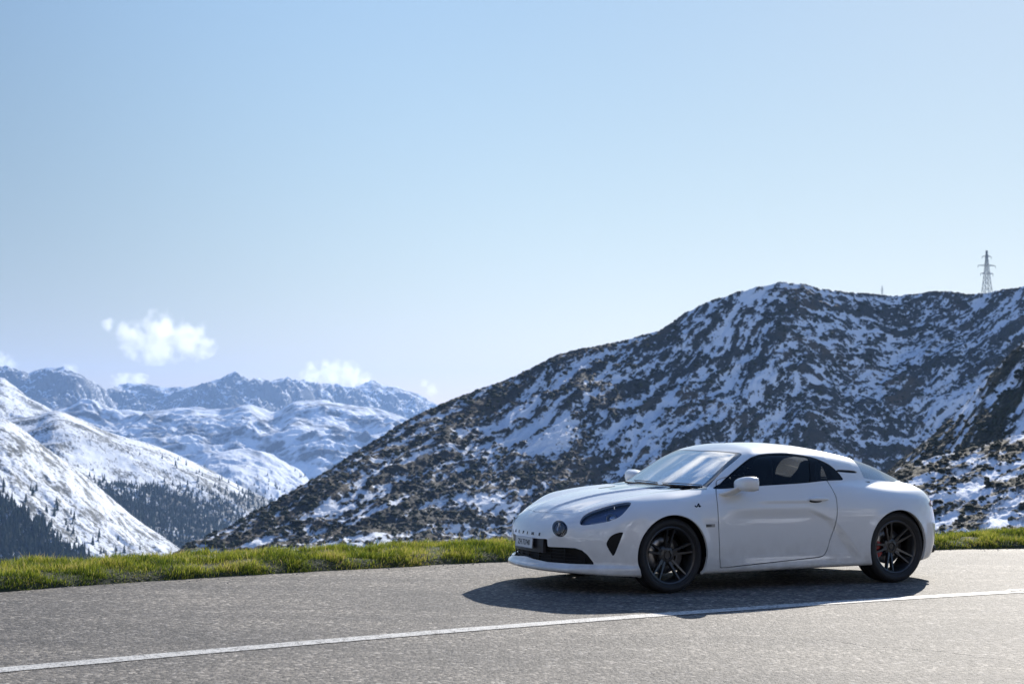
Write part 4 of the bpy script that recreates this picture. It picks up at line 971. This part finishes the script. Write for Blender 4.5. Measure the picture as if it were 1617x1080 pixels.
# rear lamps: thin pale lens wrapping the tail corner
def cutworld(): pass
for s in (1,-1):
    pts=[];
    for t in np.linspace(0,1,9):
        y=.80-.42*t;x=np.interp(y,[.38,.6,.7,.8],[3.19,3.11,3.02,2.90]);P=project(np.array([[x,y,.700+.01*t]]),8)[0];pts.append(P)
    V=[];F=[]
    for i,P in enumerate(pts):
        n=allN(P[None])[0];w=.034*(1 if 0<i<8 else .55)
        for dz,o_ in ((-w,0),(-w*.7,.010),(w*.7,.010),(w,0)):
            Q=P+n*o_+np.array([0,0,dz]);V.append(cp(Q[0],s*Q[1],Q[2]))
    for i in range(8):
        for j in range(3):F.append((4*i+j,4*i+j+1,4*i+j+5,4*i+j+4) if s>0 else (4*i+j,4*i+j+4,4*i+j+5,4*i+j+1))
    mk('tail_light',V,F,simple('tail_lens',(.30,.05,.05),.12,coat=1),car)
# black rear diffuser corner
for s in (1,-1):
    ell('rear_diffuser',cp(2.97,s*.60,.285),(.10,.12,.055),mBlk,car,p=.8)
ell('rear_diffuser',cp(3.12,0,.27),(.12,.58,.085),mBlk,car,p=.7)
# mirrors
for s in (1,-1):
    cx,cy,cz=.728,.908,.905
    V=[];F=[];n1,n2=26,14
    for i in range(n2+1):
        a=math.pi*i/n2
        for j in range(n1):
            b=2*math.pi*j/n1;f=lambda q,p=.66:math.copysign(abs(q)**p,q)
            X=-f(math.sin(a)*math.cos(b));Yy=f(math.cos(a));Zz=f(math.sin(a)*math.sin(b))
            # flattened towards the glass at the back, bulbous to the front, tapering inboard
            xx=X*.105 if X<0 else X*.055; tp=.80+.20*(Yy+1)/2
            V.append(cp(cx+xx*tp+.015*Yy,s*(cy+Yy*.112),cz+Zz*(.069+.005*Yy)*tp+(-.010*(Yy<0)*abs(Yy))))
    for i in range(n2):
        for j in range(n1):
            q=(i*n1+j,i*n1+(j+1)%n1,(i+1)*n1+(j+1)%n1,(i+1)*n1+j);F.append(q if s>0 else q[::-1])
    mi_=mk('wing_mirror',V,F,mPaint,car)
    bmf=MB().box(cp(cx+.056,s*cy,cz),(.004,.165,.110)).build('mirror_glass',mChr,mi_);bevel(bmf,.02,3)
    st=[]  # stalk rising from the door top
    V=[];F=[];path=[(.575,.800,.815,.070,.022),(.60,.845,.828,.062,.020),(.645,.875,.855,.052,.020),(.69,.90,.885,.046,.026)]
    for (x,y,z,rx,rz) in path:
        for j in range(12):
            b=2*math.pi*j/12;V.append(cp(x+rx*math.cos(b),s*y,z+rz*math.sin(b)))
    for i in range(3):
        for j in range(12):F.append((i*12+j,i*12+(j+1)%12,(i+1)*12+(j+1)%12,(i+1)*12+j))
    mk('mirror_stalk',V,F,mPaint,mi_)
# wipers
for (x0,y0,x1,y1) in ((.395,.10,.44,.60),(.40,-.45,.40,.02)):
    a=project(np.array([[x0,abs(y0),.862]]))[0];pts=[]
    m=MB();prev=None
    for t in np.linspace(0,1,9):
        x=x0+(x1-x0)*t;y=y0+(y1-y0)*t
        xx=.352+.10*(abs(y)/.65)**2+.03;P=(-(xx),y,.865+.020+.004*math.sin(t*3.1))
        if prev:m.bar(prev,P,.0065)
        prev=P
    m.build('wiper',mBlk,car)
# cowl panel under the wipers
cwv=MB()
for yy in np.linspace(-.58,.54,15): cwv.box((-(.352+.10*((yy+.02)/.65)**2+.012),yy+.02,.8655),(.045,.085,.006))
cwv.build('cowl_panel',mBlk,car)
# ---- inner lining so the shell has no white inside, and cabin
ifc=[f for f in body+doorf if all(S.V[i][2]>.40 and .25<S.V[i][0]<3.0 for i in f)]
u,f=compact(ifc);V=S.V[u];N=allN(V);Vi=V-N*.024;Vi=Vi*[-1,1,1]
Vm=Vi*[1,-1,1];n=len(Vi)
mk('cabin_lining',np.concatenate([Vi,Vm]),f+[tuple(i+n for i in q[::-1]) for q in f],mTrim,car)
cb=MB();cb.box((-1.35,0,.30),(2.0,1.50,.04));cb.box((-2.22,0,.60),(.05,1.40,.62));cb.box((-.42,0,.55),(.05,1.45,.5))
cb.build('cabin_floor',mTrim,car)
# dashboard with rounded top
V=[];F=[];prof=[(.50,.50),(.44,.78),(.50,.835),(.66,.850),(.80,.835),(.86,.79),(.86,.62),(.78,.50)]
for yy in (-.68,-.3,.3,.68):
    for (x,z) in prof:V.append(cp(x,yy,z+(.006 if abs(yy)<.5 else -.01)))
for i in range(3):
    for j in range(7):F.append((i*8+j,i*8+j+1,(i+1)*8+j+1,(i+1)*8+j))
db=mk('dashboard',V,F,simple('dash_dark',(.022,.024,.028),.6),car);db.modifiers.new('s','SUBSURF').levels=1
hood_=MB().box((-.80,.36,.872),(.16,.30,.05)).build('instrument_hood',mTrim,db);bevel(hood_,.02,3)
# steering wheel
V=[];F=[]
sc=Vector(cp(.98,.36,.80));ax=Vector((-.92,0,.40)).normalized();sx=ax.orthogonal().normalized();sy=ax.cross(sx)
for i in range(36):
    a=2*math.pi*i/36;r=sx*math.cos(a)+sy*math.sin(a)
    for j in range(8):
        b=2*math.pi*j/8;V.append(tuple(sc+r*(.178+.015*math.cos(b))+ax*.015*math.sin(b)))
for i in range(36):
    for j in range(8):F.append((i*8+j,((i+1)%36)*8+j,((i+1)%36)*8+(j+1)%8,i*8+(j+1)%8))
swm=mk('steering_wheel',V,F,mTrim,car)
m=MB()
for a in (0,2.3,-2.3): m.bar(sc,sc+(sx*math.cos(a)+sy*math.sin(a))*.175,.030,.022)
m.bar(sc,sc-ax*(-.20) if False else sc+Vector((.22,0,-.10)),.06);m.build('wheel_spokes',mTrim,swm)
# bucket seats
for s in (1,-1):
    V=[];F=[]
    secs=[(1.14,.36,.20,.02,.10),(1.18,.38,.235,.05,.11),(1.45,.34,.25,.06,.12),(1.60,.40,.24,.05,.13),(1.70,.62,.235,.055,.10),(1.76,.80,.215,.06,.09),(1.80,.93,.185,.035,.07),(1.825,.99,.15,.02,.065),(1.845,1.06,.14,.015,.055),(1.85,1.09,.10,.0,.03)]
    for k,(x,z,w,bol,th) in enumerate(secs):
        if k==0:tx,tz=secs[1][0]-x,secs[1][1]-z
        elif k==len(secs)-1:tx,tz=x-secs[k-1][0],z-secs[k-1][1]
        else:tx,tz=secs[k+1][0]-secs[k-1][0],secs[k+1][1]-secs[k-1][1]
        l=math.hypot(tx,tz);nx,nz=-tz/l,tx/l      # towards the sitter
        for j in range(16):
            b=2*math.pi*j/16;c_,s_=math.cos(b),math.sin(b);yy=math.copysign(abs(c_)**.7,c_)*w;q=math.copysign(abs(s_)**.7,s_)*th/2+ (bol*(abs(c_)**3) if s_>0 else 0)
            V.append(cp(x+nx*q,s*.36+yy,z+nz*q))
    for k in range(len(secs)-1):
        for j in range(16):F.append((k*16+j,k*16+(j+1)%16,(k+1)*16+(j+1)%16,(k+1)*16+j))
    F.append(tuple(range(16))[::-1]);F.append(tuple(range((len(secs)-1)*16,len(secs)*16)))
    mk('seat',V,F,simple('seat_fabric',(.026,.026,.028),.8,bump=(60,.3,.003)),car)
mir=MB().box((-1.02,0,1.115),(.03,.22,.06)).build('interior_mirror',mTrim,car);bevel(mir,.012,2)
# ---- wheels
def lathe(name,prof,mat,parent,seg=72,M=None):
    V=[];F=[];n=len(prof)
    for k in range(seg):
        t=2*math.pi*k/seg
        for (r,y) in prof:V.append((r*math.cos(t),y,r*math.sin(t)))
    for k in range(seg):
        for j in range(n-1):F.append((k*n+j,k*n+j+1,((k+1)%seg)*n+j+1,((k+1)%seg)*n+j))
    o=mk(name,V,F,mat,parent)
    if M is not None:o.data.transform(M)
    return o
def wheel(cx,s,R,hw,zc,phase):
    # local: y outwards (+) ; outer face at y=hw
    Rr=.238
    T=Matrix.Translation(cp(cx,s*(.856-hw+(.008 if cx>1 else 0)),zc)) @ Matrix.Diagonal((1,s,1,1))
    m=bmesh.new()
    def addprof(prof,seg=72):
        n=len(prof);vs=[]
        for k in range(seg):
            t=2*math.pi*k/seg
            vs.append([m.verts.new((r*math.cos(t),y,r*math.sin(t))) for (r,y) in prof])
        for k in range(seg):
            for j in range(n-1):m.faces.new((vs[k][j],vs[k][j+1],vs[(k+1)%seg][j+1],vs[(k+1)%seg][j]))
    o0=hw-.012
    addprof([(Rr-.004,-hw+.02),(Rr-.016,-hw+.03),(Rr-.030,-.02),(Rr-.030,o0-.045),(Rr-.022,o0-.018),(Rr-.014,o0-.004),(Rr-.003,o0+.001),(Rr+.006,o0-.003),(Rr+.007,o0-.012)])
    addprof([(.0,o0-.060),(.030,o0-.060),(.033,o0-.050),(.036,o0-.058),(.060,o0-.060),(.078,o0-.070),(.082,o0-.098),(.05,o0-.11)],40)
    def arm(a0,a1,r0,r1,w0,w1,y0,y1,d):
        a0+=phase;a1+=phase
        p0=Vector((r0*math.cos(a0),y0,r0*math.sin(a0)));p1=Vector((r1*math.cos(a1),y1,r1*math.sin(a1)))
        t=(p1-p0).normalized();sd=Vector((0,1,0)).cross(t).normalized();up=t.cross(sd)
        if up.y<0:up=-up
        V=[]
        for p,w in ((p0,w0),(p1,w1)):
            V+=[p+sd*w/2-up*d,p-sd*w/2-up*d,p-sd*w*.36,p+sd*w*.36]
        v=[m.verts.new(q) for q in V]
        for f in ((0,1,2,3),(7,6,5,4),(0,4,5,1),(1,5,6,2),(2,6,7,3),(3,7,4,0)):m.faces.new([v[i] for i in f])
    for k in range(5):
        a=2*math.pi*k/5
        for q in (-1,1):
            arm(a+q*.24,a+q*.165,.060,Rr-.018,.030,.017,o0-.058,o0-.008,.030)
        arm(a,a,.045,.100,.060,.030,o0-.066,o0-.054,.03)
        # lug
        c=Vector((.046*math.cos(a+phase+.63),o0-.062,.046*math.sin(a+phase+.63)));bmesh.ops.create_cone(m,cap_ends=True,segments=6,radius1=.009,radius2=.008,depth=.016,matrix=Matrix.Translation(c)@Matrix.Rotation(rad(90),4,'X'))
    bmesh.ops.recalc_face_normals(m,faces=m.faces)
    me=bpy.data.meshes.new('wheel');m.to_mesh(me);m.free();me.materials.append(mRim);me.transform(T)
    if s<0:me.flip_normals()
    me.shade_smooth() if hasattr(me,'shade_smooth') else None
    w=bpy.data.objects.new('wheel',me);C.objects.link(w);w.parent=car
    es=w.modifiers.new('es','EDGE_SPLIT');es.split_angle=rad(35)
    ty=[(Rr+.003,-hw+.018),(Rr+.012,-hw+.004),(Rr+.035,-hw-.002),(R-.030,-hw+.002),(R-.010,-hw+.010),(R-.002,-hw+.024)]
    for g in (-.055,-.02,.02,.055):ty+=[(R-.0005,g-.006),(R-.0075,g-.004),(R-.0075,g+.004),(R-.0005,g+.006)]
    ty+=[(R-.002,hw-.024),(R-.010,hw-.010),(R-.020,hw-.003),(R-.021,hw-.0015),(R-.034,hw+.001),(R-.052,hw+.002),(R-.053,hw+.0005),(Rr+.030,hw-.001),(Rr+.014,hw-.004),(Rr+.004,hw-.014)]
    t=lathe('tyre',ty,mRub,w,96,T)
    d=lathe('brake_disc',[(.05,o0-.13),(.085,o0-.13),(.086,o0-.118),(.098,o0-.115),(.160,o0-.115),(.160,o0-.140),(.09,o0-.14)],mDisc,w,64,T)
    # caliper
    V=[];F=[];a0=(rad(-8) if cx>1 else rad(205));q=7
    mb=MB();seg=8
    for k in range(seg+1):
        a=a0+(k/seg-.5)*rad(56)
        for (r,y) in ((.105,o0-.16),(.105,o0-.088),(.120,o0-.080),(.155,o0-.080),(.172,o0-.092),(.172,o0-.16)):
            mb.V.append((r*math.cos(a),y,r*math.sin(a)))
    for k in range(seg):
        for j in range(6):mb.F.append((k*6+j,k*6+(j+1)%6,(k+1)*6+(j+1)%6,(k+1)*6+j))
    mb.F.append(tuple(range(6)));mb.F.append(tuple(range(seg*6,seg*6+6)))
    cbp=mb.build('brake_caliper',mRed if cx>1 else simple('caliper_grey',(.05,.05,.055),.4,.4),w);cbp.data.transform(T)
    # hub carrier blocks light straight through
    lathe('hub_carrier',[(0,o0-.15),(.09,o0-.15),(.09,-hw-.05),(0,-hw-.05)],mBlk,w,24,T)
for s in (1,-1):
    wheel(0,s,.312,.103,ZF,rad(18+2));wheel(WB,s,.322,.118,ZR,rad(-2))
# wheel wells
for cx,cz,r in ((0,ZF,WR_F),(WB,ZR,WR_R)):
    for s in (1,-1):
        V=[];F=[];n=30
        for k in range(n+1):
            a=rad(-22)+(math.pi+rad(44))*k/n
            for (rr,yy) in ((r+.004,.835),(r+.012,.82),(r+.012,.55),(.0,.55)):
                V.append(cp(cx+rr*math.cos(a),s*yy,max(cz+rr*math.sin(a),.16)))
        for k in range(n):
            for j in range(3):F.append((k*4+j,k*4+j+1,(k+1)*4+j+1,(k+1)*4+j))
        # trim the outer ring to the skin
        mk('wheel_well',V,F,mGap,car)
